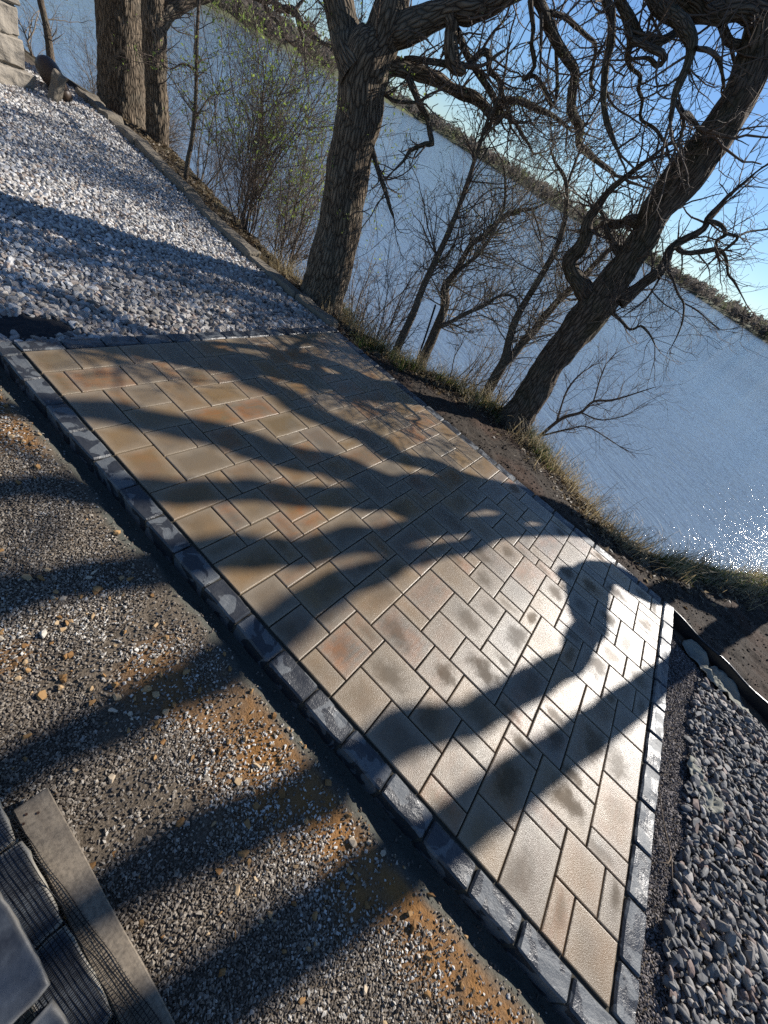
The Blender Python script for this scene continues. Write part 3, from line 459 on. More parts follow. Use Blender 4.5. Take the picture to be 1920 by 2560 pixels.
def rand_rot(r, n, tilt=None):
    """rotation matrices; tilt limits how far a stone's flat axis leaves the vertical"""
    q = r.normal(size=(n, 4)); q /= np.linalg.norm(q, axis=1)[:, None]
    if tilt is not None:
        a = r.random(n)*2*np.pi; ax = r.random(n)*2*np.pi; t = np.abs(r.normal(size=n))*tilt
        qz = np.stack([np.cos(a/2), 0*a, 0*a, np.sin(a/2)], 1)
        qt = np.stack([np.cos(t/2), np.sin(t/2)*np.cos(ax), np.sin(t/2)*np.sin(ax), 0*t], 1)
        w1, x1, y1, z1 = qt.T; w2, x2, y2, z2 = qz.T
        q = np.stack([w1*w2-x1*x2-y1*y2-z1*z2, w1*x2+x1*w2+y1*z2-z1*y2, w1*y2-x1*z2+y1*w2+z1*x2, w1*z2+x1*y2-y1*x2+z1*w2], 1)
    w, x, y, z = q.T
    return np.stack([np.stack([1-2*(y*y+z*z), 2*(x*y-z*w), 2*(x*z+y*w)], 1), np.stack([2*(x*y+z*w), 1-2*(x*x+z*z), 2*(y*z-x*w)], 1), np.stack([2*(x*z-y*w), 2*(y*z+x*w), 1-2*(x*x+y*y)], 1)], 1)
def scatter_mesh(name, pos, size, temps, r, mat, stretch=(1.3, 1.0, 0.75), tilt=0.5, smooth=False, tint=None, jitter=0.25):
    n = len(pos); which = r.integers(0, len(temps), n)
    R = rand_rot(r, n, tilt)
    S = np.array(stretch)[None]*(1+jitter*r.normal(size=(n, 3)).clip(-1.6, 1.6))*size[:, None]
    tint = r.random(n) if tint is None else tint
    Vs = []; Fs = []; Ts = []; k = 0
    for t, (tv, tf) in enumerate(temps):
        idx = np.where(which == t)[0]
        if not len(idx): continue
        loc = tv[None]*S[idx][:, None, :]
        w = np.einsum('nij,nvj->nvi', R[idx], loc)+pos[idx][:, None, :]
        Vs.append(w.reshape(-1, 3)); m = len(tv)
        Fs.append((tf[None]+(np.arange(len(idx))*m)[:, None, None]).reshape(-1, 3)+k); k += len(idx)*m
        Ts.append(np.repeat(tint[idx], m))
    me = mesh_np(name, np.concatenate(Vs), np.concatenate(Fs), smooth, {'tint': np.concatenate(Ts)})
    return link(name, me, mat)
def jgrid(r, x0, x1, y0, y1, s):
    xs = np.arange(x0, x1, s); ys = np.arange(y0, y1, s*0.87)
    X, Y = np.meshgrid(xs, ys); X[1::2] += s/2
    p = np.stack([X.ravel(), Y.ravel()], 1)
    return p+r.normal(size=p.shape)*s*0.24
ANG = [hull_template(np.random.default_rng(100+k), 12+k % 4) for k in range(10)]
RND = [round_template(np.random.default_rng(200+k), 2) for k in range(8)]
OCT = [octa_template(np.random.default_rng(300+k)) for k in range(8)]

def white_gravel():
    r = np.random.default_rng(21)
    P = []; S = []; T = []
    for layer, (s, dz) in enumerate(((0.031, 0.0), (0.033, 0.013), (0.044, 0.024))):
        p = jgrid(r, -0.6, 3.4, 0.10, 6.4, s)
        p = p[(p[:, 0] < ledge_x(p[:, 1])-0.02) & (p[:, 0] > -0.5+0.05*p[:, 1])]
        # the strip along the border is thinner and larger-stoned; a patch of bare fabric shows at its left end
        bare = ((p[:, 0]-0.12)/0.22)**2+((p[:, 1]-0.27)/0.10)**2 < 1.0
        keep = ~bare | (r.random(len(p)) < (0.015 if layer else 0.0))
        p = p[keep]
        z = height(p[:, 0], p[:, 1])+0.012+dz
        P.append(np.c_[p, z])
        nearb = 1-sstep(0.3, 1.1, p[:, 1]-0.25*p[:, 0])
        S.append((0.0145+0.008*r.random(len(p))**2)*(1+0.4*nearb))
        t = r.random(len(p)); t = np.where(nearb > r.random(len(p)), t*0.75, 0.25+0.75*t)   # browner, mixed stones near the border
        t = np.where((nearb < 0.3) & (t > 0.5) & (t < 0.7), t-0.1, t)
        T.append(t)
    P = np.concatenate(P); S = np.concatenate(S); T = np.concatenate(T)
    o = scatter_mesh('white_gravel', P, S, ANG, r, MAT_WHITE_STONE, (1.25, 0.95, 0.75), 0.8, False, T)
    tag(o, 'bed of crushed pale granite gravel beyond the paved patio', 'gravel', kind='stuff')
white_gravel()

def river_gravel():
    r = np.random.default_rng(22)
    P = []; S = []
    for s, dz in ((0.031, 0.0), (0.034, 0.015), (0.046, 0.027)):
        p = jgrid(r, -0.6, 2.4, -6.6, -3.60, s)
        lim = -3.86-0.05*vnoise(p[:, 0], p[:, 1]*0, 3, 9)+0.30*sstep(1.35, 2.0, p[:, 0])*sstep(2.25, 1.9, p[:, 0])*0+0.0
        lim = lim+np.interp(p[:, 0], [-0.5, 0.2, 0.6, 1.0, 1.3, 1.7, 2.0, 2.3], [0.02, 0.12, 0.11, 0.07, 0.04, 0.03, -0.03, -0.18])
        pale = ((p[:, 0]-2.13)/0.13)**2+((p[:, 1]+4.0)/0.22)**2 < 1
        p = p[(p[:, 1] < lim) & (p[:, 0] < edging_x(p[:, 1])-0.09) & ~pale]
        P.append(np.c_[p, height(p[:, 0], p[:, 1])+0.013+dz]); S.append(0.0095+0.0125*r.random(len(p))**2.2)
    P = np.concatenate(P); S = np.concatenate(S)
    o = scatter_mesh('river_gravel', P, S, RND+ANG[:6], r, MAT_RIVER_STONE, (1.5, 0.95, 0.66), 0.6, False)
    tag(o, 'bed of smooth dark grey river stones on the near right', 'gravel', kind='stuff')
    # fine grit spread between border and river stones
    p = jgrid(r, -0.7, 2.35, -4.5, -3.62, 0.0085)
    lim = -3.80+np.interp(p[:, 0], [-0.5, 0.2, 0.6, 1.0, 1.3, 1.7, 2.0, 2.3], [-0.1, -0.02, -0.04, -0.06, -0.08, -0.14, -0.14, -0.12])-0.05*vnoise(p[:, 0], p[:, 1], 5, 4)
    p = p[(p[:, 1] > lim-0.08) & (p[:, 0] < edging_x(p[:, 1])-0.05)]
    o = scatter_mesh('grit', np.c_[p, height(p[:, 0], p[:, 1])+0.003+0.004*r.random(len(p))], 0.0035+0.0035*r.random(len(p))**2, OCT, r, MAT_DARK_GRIT, (1.2, 1, 0.8), 0.8)
    tag(o, 'strip of fine brownish grit between the border stones and river stones', 'grit', kind='stuff')
river_gravel()

def yard_grit():
    r = np.random.default_rng(23)
    p = jgrid(r, -1.35, -0.11, -4.1, 0.9, 0.0072)
    d = -0.095-p[:, 0]-trench_w(p[:, 1])
    bare = 0.8*vnoise(p[:, 0], p[:, 1], 2.3, 6, 3)+0.4*vnoise(p[:, 0], p[:, 1], 9, 5, 2)
    dens = sstep(0.0, 0.16, d)*(1-0.72*sstep(0.18, 0.42, bare))+0.05
    dens = dens*(1-0.72*sand_mask(p[:, 0], p[:, 1]))
    p = p[r.random(len(p)) < dens]
    z = height(p[:, 0], p[:, 1])
    t = r.random(len(p))*0.85+0.25*vnoise(p[:, 0], p[:, 1], 4, 2)+0.3*sand_mask(p[:, 0], p[:, 1])
    o = scatter_mesh('yard_grit', np.c_[p, z+0.002+0.003*r.random(len(p))], 0.0028+0.0028*r.random(len(p))**2, OCT, r, MAT_GRIT, (1.25, 1, 0.75), 0.8, False, np.clip(t, 0, 1))
    tag(o, 'compacted pale limestone grit of the yard left of the patio', 'grit', kind='stuff')
    p = np.c_[-1.2+1.05*r.random(2800), -4.0+4.4*r.random(2800)]
    cl = vnoise(p[:, 0], p[:, 1], 3.2, 11, 2)
    p = p[(cl > 0.05) | (r.random(len(p)) < 0.25+0.6*sand_mask(p[:, 0], p[:, 1]))]
    p = p[(-0.095-p[:, 0]) > trench_w(p[:, 1])+0.02]
    s = 0.0032+0.0105*r.random(len(p))**3
    o = scatter_mesh('ochre_pebbles', np.c_[p, height(p[:, 0], p[:, 1])+s*0.5], s, ANG, r, MAT_ORANGE, (1.25, 1, 0.8), 0.7)
    tag(o, 'ochre and cream pebbles strewn over the grit of the yard', 'pebbles', kind='stuff')
yard_grit()
# ------------------------------------------------------------------ patio: pavers and border stones
U = 0.09
def chamfer_box(name, hx, hy, top, bot, ch, seed, wob=0.0006):
    bm = bmesh.new(); r = random.Random(seed)
    def ring(ix, z, j=0.0):
        return [bm.verts.new((sx*(hx-ix)+r.uniform(-j, j), sy*(hy-ix)+r.uniform(-j, j), z)) for sx, sy in ((-1, -1), (1, -1), (1, 1), (-1, 1))]
    a = ring(0.0, bot); b = ring(0.0, top-ch, wob); c = ring(ch*0.45, top-ch*0.3, wob); d = ring(ch*1.3, top)
    for p, q in ((a, b), (b, c), (c, d)):
        for k in range(4): bm.faces.new((p[k], p[(k+1) % 4], q[(k+1) % 4], q[k]))
    bm.faces.new(d)
    return bm_mesh(name, bm)
def build_patio():
    r = random.Random(5)
    bm = bmesh.new()
    vs = [bm.verts.new(c) for c in ((-0.09, -3.59, -0.011), (2.42, -3.59, -0.011), (2.42, 0.085, -0.011), (-0.09, 0.085, -0.011))]
    lo = [bm.verts.new((v.co.x, v.co.y, -0.075)) for v in vs]
    bm.faces.new(vs)
    for k in range(4): bm.faces.new((lo[k], lo[(k+1) % 4], vs[(k+1) % 4], vs[k]))
    sand = mat_simple('polymeric joint sand', (0.028, 0.025, 0.019), (0.085, 0.078, 0.06), 220, 0.95, 0.6, 0.003)
    patio = tag(link('patio', bm_mesh('patio', bm), sand), 'rectangular patio of tan concrete pavers framed by charcoal border stones', kind='structure')
    meshes = {}
    orange = {tuple(t): o for t, o in [[[9, 12, 11, 14], 1], [[5, 14, 7, 17], 0.9], [[4, 16, 5, 18], 0.8], [[5, 17, 7, 18], 0.9], [[1, 23, 3, 25], 0.9], [[0, 30, 1, 32], 1], [[24, 23, 26, 25], 0.8], [[20, 14, 22, 16], 1], [[1, 2, 4, 4], 0.8], [[6, 2, 7, 4], 0.9], [[2, 4, 3, 6], 0.7], [[10, 0, 13, 2], 0.5], [[9, 4, 11, 5], 0.6], [[10, 5, 12, 7], 0.4], [[5, 7, 8, 9], 0.7], [[8, 7, 11, 9], 0.8], [[20, 9, 23, 11], 0.5], [[18, 9, 20, 12], 0.8], [[20, 11, 22, 12], 0.6], [[18, 7, 21, 9], 0.7], [[22, 13, 25, 15], 0.7], [[18, 6, 20, 7], 0.9], [[16, 4, 18, 5], 0.6], [[15, 1, 17, 4], 0.6], [[17, 2, 20, 4], 0.7], [[9, 23, 11, 24], 0.8], [[12, 24, 13, 26], 0.7], [[18, 29, 19, 31], 0.9], [[15, 28, 18, 30], 0.7], [[20, 28, 23, 30], 0.5], [[0, 2, 1, 4], 0.6], [[5, 9, 7, 11], 0.7], [[15, 18, 17, 20], 0.6], [[18, 19, 21, 21], 0.6], [[0, 36, 2, 37], 0.7], [[4, 24, 6, 27], 0.6], [[7, 24, 10, 26], 0.6], [[6, 31, 7, 33], 0.8]]}
    for i0, j0, i1, j1 in DATA['tiles']:
        w, h = i1-i0, j1-j0
        g = 0.0028
        var = r.randrange(2)
        if (w, h, var) not in meshes:
            me = chamfer_box('brick', w*U/2-g, h*U/2-g, 0.0, -0.045, 0.0035, w*7+h*3+var); me.materials.append(MAT_PAVER); meshes[w, h, var] = me
        o = link('brick', meshes[w, h, var], None, patio, ((i0+i1)/2*U, -(j0+j1)/2*U, r.uniform(-0.0012, 0.0012)))
        o.rotation_euler = (r.gauss(0, 0.0022), r.gauss(0, 0.0022), r.gauss(0, 0.0025))
        o['half_x'] = w*U/2-g; o['half_y'] = h*U/2-g
        near = min(1, max(0, (j1-8)/18))
        o['tone'] = min(1, max(0, r.random()*0.75+0.22*near))
        o['damp'] = (0.95*r.random()**0.7)*near if r.random() < 0.75 else 0.1
        o['orange'] = orange.get((i0, j0, i1, j1), 0.4*r.random()**2 if (w*h > 2) else 0.55*r.random()**1.3)
    # border stones: split-faced, some wet and some dry
    def border_mesh(seed, L=0.19, W=0.084, H=0.10, rock=0.004):
        bm = bmesh.new(); bmesh.ops.create_cube(bm, size=1.0)
        bmesh.ops.scale(bm, vec=(L, W, H), verts=bm.verts)
        bmesh.ops.bevel(bm, geom=[e for e in bm.edges], offset=0.007, segments=1, affect='EDGES')
        bmesh.ops.triangulate(bm, faces=[f for f in bm.faces if len(f.verts) > 4])
        bmesh.ops.subdivide_edges(bm, edges=[e for e in bm.edges if e.calc_length() > 0.05], cuts=4, use_grid_fill=True)
        for v in bm.verts:
            q = v.co*14+Vector((seed*9.1, seed*3.3, 0))
            n = noise.noise(q)+0.6*noise.noise(q*2.3)
            v.co.z += (rock*n if v.co.z > 0 else 0)
            v.co.y += rock*1.2*noise.noise(q+Vector((5, 5, 5)))*(1 if abs(v.co.y) > W*0.4 else 0)
            v.co.x += rock*0.6*noise.noise(q+Vector((9, 1, 5)))*(1 if abs(v.co.x) > L*0.45 else 0)
            v.co.z -= H/2
        me = bm_mesh('border_stone', bm, False); me.materials.append(MAT_BORDER); return me
    BM = [border_mesh(k) for k in range(6)]
    def stone(x, y, ang, sx=1.0, z=0.003, sy=1.0, tilt=0.0):
        o = link('border_stone', BM[r.randrange(6)], None, patio, (x, y, z+r.uniform(-0.002, 0.002)))
        o.rotation_euler = (tilt+r.gauss(0, 0.012), r.gauss(0, 0.008), ang+r.gauss(0, 0.006)+(math.pi if r.random() < 0.5 and not tilt else 0))
        o.scale = (sx, sy, 1)
    ys = [0.088]+[-0.027-0.197*k for k in range(19)]
    ys = [y for y in ys if y > -3.6]+[-3.6]
    for a, b in zip(ys[:-1], ys[1:]):
        if a-b > 0.03: stone(-0.0525, (a+b)/2, math.pi/2, (a-b-0.006)/0.19)
    xs = [-0.004+0.2*k for k in range(13)]+[2.43]
    for a, b in zip(xs[:-1], xs[1:]):
        if b-a > 0.03: stone((a+b)/2, 0.0455, 0, (b-a-0.007)/0.19)
    xs = [2.43, 2.165, 1.964, 1.762, 1.55, 1.355, 1.153, 0.953, 0.75, 0.548, 0.346, 0.144, -0.005]
    for b, a in zip(xs[:-1], xs[1:]):
        stone((a+b)/2, -3.5605, 0, (b-a-0.008)/0.19, 0.004)
    ys = [-3.50, -3.388, -3.298, -3.098, -2.899, -2.706]+[-2.706+0.197*k for k in range(1, 14)]+[0.0]
    for a, b in zip(ys[:-1], ys[1:]):
        if b-a > 0.03: stone(2.387, (a+b)/2, math.pi/2, (b-a-0.008)/0.19, -0.004, 0.9, -0.10)
build_patio()

# ------------------------------------------------------------------ ledge of cap stones along the gravel
MAT_LIME = mat_simple('weathered limestone', (0.10, 0.082, 0.06), (0.25, 0.215, 0.165), 14, 0.9, 0.7, 0.012)
def rock_mesh(name, L, W, H, seed, rough=0.02, cuts=4, freq=6.0, bev=0.015):
    bm = bmesh.new(); bmesh.ops.create_cube(bm, size=1.0); bmesh.ops.scale(bm, vec=(L, W, H), verts=bm.verts)
    bmesh.ops.bevel(bm, geom=list(bm.edges), offset=bev, segments=1, affect='EDGES')
    bmesh.ops.triangulate(bm, faces=[f for f in bm.faces if len(f.verts) > 4])
    bmesh.ops.subdivide_edges(bm, edges=[e for e in bm.edges if e.calc_length() > min(L, W)*0.4], cuts=cuts, use_grid_fill=True)
    for v in bm.verts:
        q = v.co*freq+Vector((seed*7.7, seed*1.9, seed*0.3))
        v.co += Vector((noise.noise(q), noise.noise(q+Vector((31, 0, 0))), noise.noise(q+Vector((0, 17, 0)))))*rough
        v.co += Vector((0, 0, 1))*noise.noise(q*2.6)*rough*0.4
    return bm_mesh(name, bm, False)
def build_ledge():
    root = empty('stone_ledge', (2.5, 0.1, -0.06), 'low weathered ledge of flat cap stones edging the pale gravel by the lake', 'ledge')
    r = random.Random(3); y = 0.12; k = 0
    while y < 5.6:
        L = r.uniform(0.42, 0.8); y1 = min(y+L, 5.7)
        x0, x1 = float(ledge_x(y)), float(ledge_x(y1)); ang = math.atan2(y1-y, x1-x0)
        W = 0.13+0.05*r.random()+(0.06 if y > 3.4 else 0)
        me = rock_mesh('cap_stone', math.hypot(y1-y, x1-x0)-0.012, W, 0.13, k, 0.022 if y < 3.4 else 0.035)
        cx, cy = (x0+x1)/2+0.06*math.sin(ang), (y+y1)/2-0.06*math.cos(ang)
        o = link('cap_stone', me, MAT_LIME, root, (cx-2.5, cy-0.1, 0.012+r.uniform(-0.014, 0.014)))
        o.rotation_euler = (r.gauss(0, 0.03), r.gauss(0, 0.03), ang+r.gauss(0, 0.02)); y = y1; k += 1
build_ledge()

# ------------------------------------------------------------------ limestone pier at the far left
def build_pier():
    px, py, ang = 2.22, 5.16, math.radians(14)
    root = empty('stone_pier', (px, py, -0.05), 'rock faced limestone pier of a building at the far end of the gravel', 'pier')
    root.rotation_euler.z = ang
    r = random.Random(9); z = 0.0
    m = mat_simple('tan limestone', (0.22, 0.19, 0.15), (0.38, 0.335, 0.275), 9, 0.9, 0.7, 0.02)
    mortar = mat_simple('pier mortar', (0.22, 0.19, 0.15), (0.32, 0.28, 0.22), 60, 0.95, 0.3, 0.004)
    bm = bmesh.new(); bmesh.ops.create_cube(bm, size=1.0); bmesh.ops.scale(bm, vec=(1.16, 1.16, 3.0), verts=bm.verts)
    bmesh.ops.translate(bm, vec=(-0.60, 0.60, 1.5), verts=bm.verts)
    core = link('core', bm_mesh('core', bm), mortar, root)
    # plinth, then courses of two and one-and-a-half stones; the root stands at the visible corner
    k = 0
    def put(x0, x1, y0, y1, z0, z1, rough):
        nonlocal k
        me = rock_mesh('stone', x1-x0-0.012, y1-y0-0.012, z1-z0-0.012, 50+k, rough, 6, 7.0, 0.012); k += 1
        link('stone', me, m, root, ((x0+x1)/2, (y0+y1)/2, (z0+z1)/2))
    for c, (z0, z1, out) in enumerate(((-0.1, 0.17, 0.07), (0.17, 0.42, 0.02), (0.42, 0.67, 0.0), (0.67, 0.92, 0.02), (0.92, 1.17, 0.0), (1.17, 1.42, 0.02), (1.42, 1.7, 0.0), (1.7, 2.0, 0.01))):
        a = 0.36+0.18*(c % 2)+0.05*r.random()
        for s0, s1 in ((-1.2-out, -a-0.34), (-a-0.34, -a), (-a, out)):
            put(s0, s1, -out, 0.16, z0, z1, 0.03)
        for s0, s1 in ((0.16, 0.16+a), (0.16+a, 1.2+out)):
            put(-0.16, out, s0, s1, z0, z1, 0.03)
build_pier()

# ------------------------------------------------------------------ tubes, trunks, twigs
def catmull(P, step):
    P = np.array(P, float); n = len(P)
    Q = np.vstack([2*P[0]-P[1], P, 2*P[-1]-P[-2]])
    out = []
    for i in range(n-1):
        p0, p1, p2, p3 = Q[i:i+4]
        L = np.linalg.norm(p2[:3]-p1[:3]); m = max(1, int(round(L/step)))
        t = np.arange(m)[:, None]/m
        out.append(0.5*((2*p1)+(-p0+p2)*t+(2*p0-5*p1+4*p2-p3)*t**2+(-p0+3*p1-3*p2+p3)*t**3))
    out.append(P[-1:])
    return np.vstack(out)
class Tubes:
    def __init__(s): s.V = []; s.F = []; s.B = []; s.k = 0
    def add(s, pts, rad, n=6, ridge=0.0, seed=0, knob=0.0):
        pts = np.asarray(pts, float); rad = np.asarray(rad, float); m = len(pts)
        if m < 2: return
        T = np.gradient(pts, axis=0); T /= np.linalg.norm(T, axis=1)[:, None]+1e-9
        ref = np.array([0.3, 0.9, 0.1]); N = np.empty_like(pts)
        v = np.cross(T[0], ref); v /= np.linalg.norm(v)+1e-9
        for i in range(m):
            v = v-T[i]*(v@T[i]); v /= np.linalg.norm(v)+1e-9; N[i] = v
        Bn = np.cross(T, N)
        th = np.arange(n)*2*np.pi/n
        L = np.concatenate([[0], np.cumsum(np.linalg.norm(np.diff(pts, axis=0), axis=1))])
        R = np.repeat(rad[:, None], n, 1)
        if ridge or knob:
            tt = np.repeat(th[None], m, 0); ll = np.repeat(L[:, None], n, 1)
            ux = np.cos(tt)*rad.mean(); uy = np.sin(tt)*rad.mean()
            if knob: R = R*(1+knob*(vnoise(ux*1.0+ll*0.7, uy+ll*1.3, 5.0, seed+1, 2)))
            if ridge:
                arc = tt*max(rad.mean(), 0.05)
                rr = np.abs(vnoise(arc+0.02*vnoise(arc, ll, 9, seed+3, 2), ll*0.16, 26.0, seed+2, 2))
                R = R-ridge*(1-np.clip(rr*2.4, 0, 1))
        V = pts[:, None]+R[..., None]*(np.cos(th)[None, :, None]*N[:, None]+np.sin(th)[None, :, None]*Bn[:, None])
        i = np.arange(m*n).reshape(m, n); a = i[:-1]; b = i[1:]
        F = np.stack([a, np.roll(a, -1, 1), np.roll(b, -1, 1), b], -1).reshape(-1, 4)+s.k
        s.V.append(V.reshape(-1, 3)); s.F.append(F)
        s.B.append(np.stack([np.cos(th)[None]*rad[:, None]*1.3, np.repeat(L[:, None], n, 1), np.sin(th)[None]*rad[:, None]*1.3], -1).reshape(-1, 3))
        s.k += m*n
        # tip cap
        s.V.append(pts[-1:]+T[-1:]*rad[-1]*0.6); s.B.append(np.array([[0, L[-1], 0]]))
        tip = s.k; last = i[-1]+s.k-m*n
        s.F.append(np.stack([last, np.roll(last, -1), np.full(n, tip), np.full(n, tip)], 1)[:, :3].reshape(-1, 3)); s.k += 1
    def mesh(s, name, smooth=True):
        q = [f for f in s.F if f.shape[1] == 4]; t = [f for f in s.F if f.shape[1] == 3]
        return mesh_np(name, np.vstack(s.V), [np.vstack(q), np.vstack(t)], smooth, {'bark': np.vstack(s.B)})
def grow(T, r, p, d, L, rad, lvl, crook=0.45, up=0.06, tips=None, seg=0.055, kids=(0.35, 0.75), dens=9.0):
    """one crooked branch and its own side branches"""
    n = max(3, int(L/seg)); pts = [p]; d = d/np.linalg.norm(d)
    for i in range(n):
        d = d+r.normal(size=3)*crook*(0.5+0.5*i/n)*np.sqrt(seg/0.055)*0.55; d[2] += up; d /= np.linalg.norm(d)
        pts.append(pts[-1]+d*L/n)
    pts = np.array(pts); rr = np.linspace(rad, max(rad*0.35, 0.0013), n+1)
    T.add(pts, rr, 3 if rad < 0.006 else 5)
    if tips is not None: tips.append(pts[-1]); tips.append(pts[n//2])
    if lvl <= 0: return
    nk = max(1, int(L*dens*(0.7+0.6*r.random())))
    for _ in range(nk):
        t = 0.15+0.85*r.random(); i = min(n-1, int(t*n))
        ax = pts[i+1]-pts[i]; ax /= np.linalg.norm(ax)+1e-9
        v = r.normal(size=3); v -= ax*(v@ax); v /= np.linalg.norm(v)+1e-9
        a = math.radians(r.uniform(28, 68))
        grow(T, r, pts[i], ax*math.cos(a)+v*math.sin(a), L*r.uniform(*kids)*(1-0.35*t), rr[i]*0.62, lvl-1, crook, up, tips, seg, kids, dens)
BARK_OAK = mat_bark('oak bark', (0.026, 0.019, 0.014), (0.17, 0.125, 0.09), 1.0, 0.3, 0.10)
BARK_PALE = mat_bark('furrowed pale bark', (0.03, 0.022, 0.015), (0.21, 0.16, 0.11), 1.0, 0.0, 0.12)
BARK_YOUNG = mat_bark('young bark', (0.05, 0.038, 0.028), (0.20, 0.155, 0.115), 2.4, 0.12, 0.15)
BARK_LIMB = mat_bark('mossy limb bark', (0.03, 0.025, 0.019), (0.16, 0.13, 0.10), 1.8, 0.45, 0.10)
TWIG = mat_simple('twig bark', (0.06, 0.043, 0.032), (0.16, 0.12, 0.09), 30, 0.8, 0.1, 0.001)
TWIG_PALE = mat_simple('pale twig bark', (0.11, 0.088, 0.066), (0.30, 0.25, 0.195), 30, 0.75, 0.1, 0.001)
def mat_leaf(name, c1, c2):
    m = M(name, 0.5, 0.4); t = m.attr('tint'); m.color(m.mix(t, c1, c2))
    tr = m.new('ShaderNodeBsdfTranslucent'); m.l.new(m.mix(t, tuple(v*1.3 for v in c1), tuple(v*1.3 for v in c2)), tr.inputs[0])
    ms = m.new('ShaderNodeMixShader'); ms.inputs[0].default_value = 0.45
    m.l.new(m.b.outputs[0], ms.inputs[1]); m.l.new(tr.outputs[0], ms.inputs[2])
    m.l.new(ms.outputs[0], m.n['Material Output'].inputs[0]); return m.mat
LEAF_GREEN = mat_leaf('spring leaf', (0.16, 0.22, 0.04), (0.32, 0.40, 0.09))
LEAF_BUD = mat_leaf('bud leaf', (0.12, 0.13, 0.05), (0.17, 0.18, 0.09))
def leaf_mesh(name, P, r, size):
    n = len(P); a = r.normal(size=(n, 3)); a[:, 2] += 0.4; a /= np.linalg.norm(a, axis=1)[:, None]
    b = np.cross(a, r.normal(size=(n, 3))); b /= np.linalg.norm(b, axis=1)[:, None]
    s = (size*(0.5+r.random(n)))[:, None]
    c = np.cross(a, b)*s*0.12
    V = np.stack([P, P+a*s*0.5+b*s*0.24+c, P+a*s, P+a*s*0.5-b*s*0.24+c], 1).reshape(-1, 3)
    k = np.arange(n)[:, None]*4
    F = np.vstack([k+np.array([[0, 1, 2]]), k+np.array([[0, 2, 3]])])
    return mesh_np(name, V, F, False, {'tint': np.repeat(r.random(n), 4)})
def build_tree(key, name, label, cat, bark, twig_d, twig_L, twig_lvl=2, trunk_n=44, ridge=0.012, seed=1, leafmat=None, leafn=0, leafsize=0.02, group=None,
               limb_bark=None, tw_mat=None, skip=(), down=0.0, knob=0.10, leaf_on=None, crown=()):
    t = DATA['trees'][key]; bx, by, bz = t['base']
    root = empty(name, (bx, by, bz), label, cat, group)
    r = np.random.default_rng(seed); off = np.array([bx, by, bz]); tips = []
    tw = Tubes()
    for k, L in enumerate(t['limbs']):
        L = np.array(L); L[:, :3] -= off
        big = L[:, 3].max() > 0.05
        Q = catmull(L, 0.035 if k == 0 else 0.03)
        Q[:, 3] = np.maximum(Q[:, 3], 0.0015)
        if k == 0:                                                    # root flare down into the bank
            d = Q[0]-Q[min(3, len(Q)-1)]; d = d[:3]/np.linalg.norm(d[:3])
            ext = np.array([[*(Q[0, :3]+d*s), Q[0, 3]*(1+0.7*s)] for s in (0.6, 0.45, 0.3, 0.15)])
            Q = np.vstack([ext, Q])
        T = Tubes(); n = trunk_n if k == 0 else (22 if big else 10 if L[:, 3].max() > 0.02 else 7)
        if k: Q[:, :3] += 0.7*Q[:, 3:4]*np.stack([vnoise(np.arange(len(Q))*0.11, np.full(len(Q), q+k*3.0), 1.0, seed+q, 2) for q in range(3)], 1)
        T.add(Q[:, :3], Q[:, 3], n, ridge if k == 0 else (ridge*0.7 if big else 0.0), seed*3+k, knob*(2.2 if k else 1))
        nm = 'trunk' if k == 0 else 'limb'
        link(nm, T.mesh(nm), bark if (k == 0 or big) else (limb_bark or bark), root)
        if twig_d:
            seglen = np.linalg.norm(np.diff(Q[:, :3], axis=0), axis=1).sum()
            lo = 0.35 if k == 0 else 0.05
            dk = twig_d*(0.35 if k == 0 else 1.0)
            for _ in range(int(seglen*dk)+ (2 if k else 0)):
                i = int((lo+(1-lo)*r.random())*(len(Q)-2)); ax = Q[i+1, :3]-Q[i, :3]; ax /= np.linalg.norm(ax)+1e-9
                v = r.normal(size=3); v[2] -= down; v -= ax*(v@ax); v /= np.linalg.norm(v)+1e-9
                a = math.radians(r.uniform(35, 80))
                rad = min(0.0075, max(0.0022, Q[i, 3]*0.4))*r.uniform(0.6, 1.1)
                grow(tw, r, Q[i, :3]+v*Q[i, 3]*0.7, ax*math.cos(a)+v*math.sin(a), twig_L*r.uniform(0.35, 1.15), rad, twig_lvl, tips=tips)
            e = Q[-1]; ax = Q[-1, :3]-Q[-3, :3]                         # the limb runs out into twigs
            if k and e[3] < 0.03:
                for _ in range(3):
                    grow(tw, r, e[:3], ax/np.linalg.norm(ax)+r.normal(size=3)*0.35, twig_L*r.uniform(0.6, 1.2), max(0.0025, e[3]*0.8), twig_lvl, tips=tips)
    for (sx, sy, sz, n, LL, rr0) in crown:                             # limbs higher up, over the camera's view, that shade the ground
        T = Tubes(); 
        for _ in range(n):
            a = r.random()*6.283; d0 = np.array([math.cos(a), math.sin(a), r.uniform(0.35, 1.3)])
            grow(T, r, np.array([sx, sy, sz+r.uniform(0, 0.7)])-off, d0, LL*r.uniform(0.6, 1.1), rr0*r.uniform(0.6, 1.1), 3, 0.30, 0.03, None, 0.16, (0.3, 0.6), 3.2)
        tag(link('upper_limbs', T.mesh('upper_limbs'), limb_bark or bark, root), kind='stuff')
    if tw.V:
        tag(link('twigs', tw.mesh('twigs'), tw_mat or TWIG, root), kind='stuff')
    if leafmat and tips:
        P = np.array(tips)
        if leaf_on is not None: P = P[leaf_on(P+off)]
        if len(P):
            P = P[r.integers(0, len(P), leafn)]+r.normal(size=(leafn, 3))*0.012
            tag(link('leaves', leaf_mesh('leaves', P, r, leafsize), leafmat, root), kind='stuff')
    return root
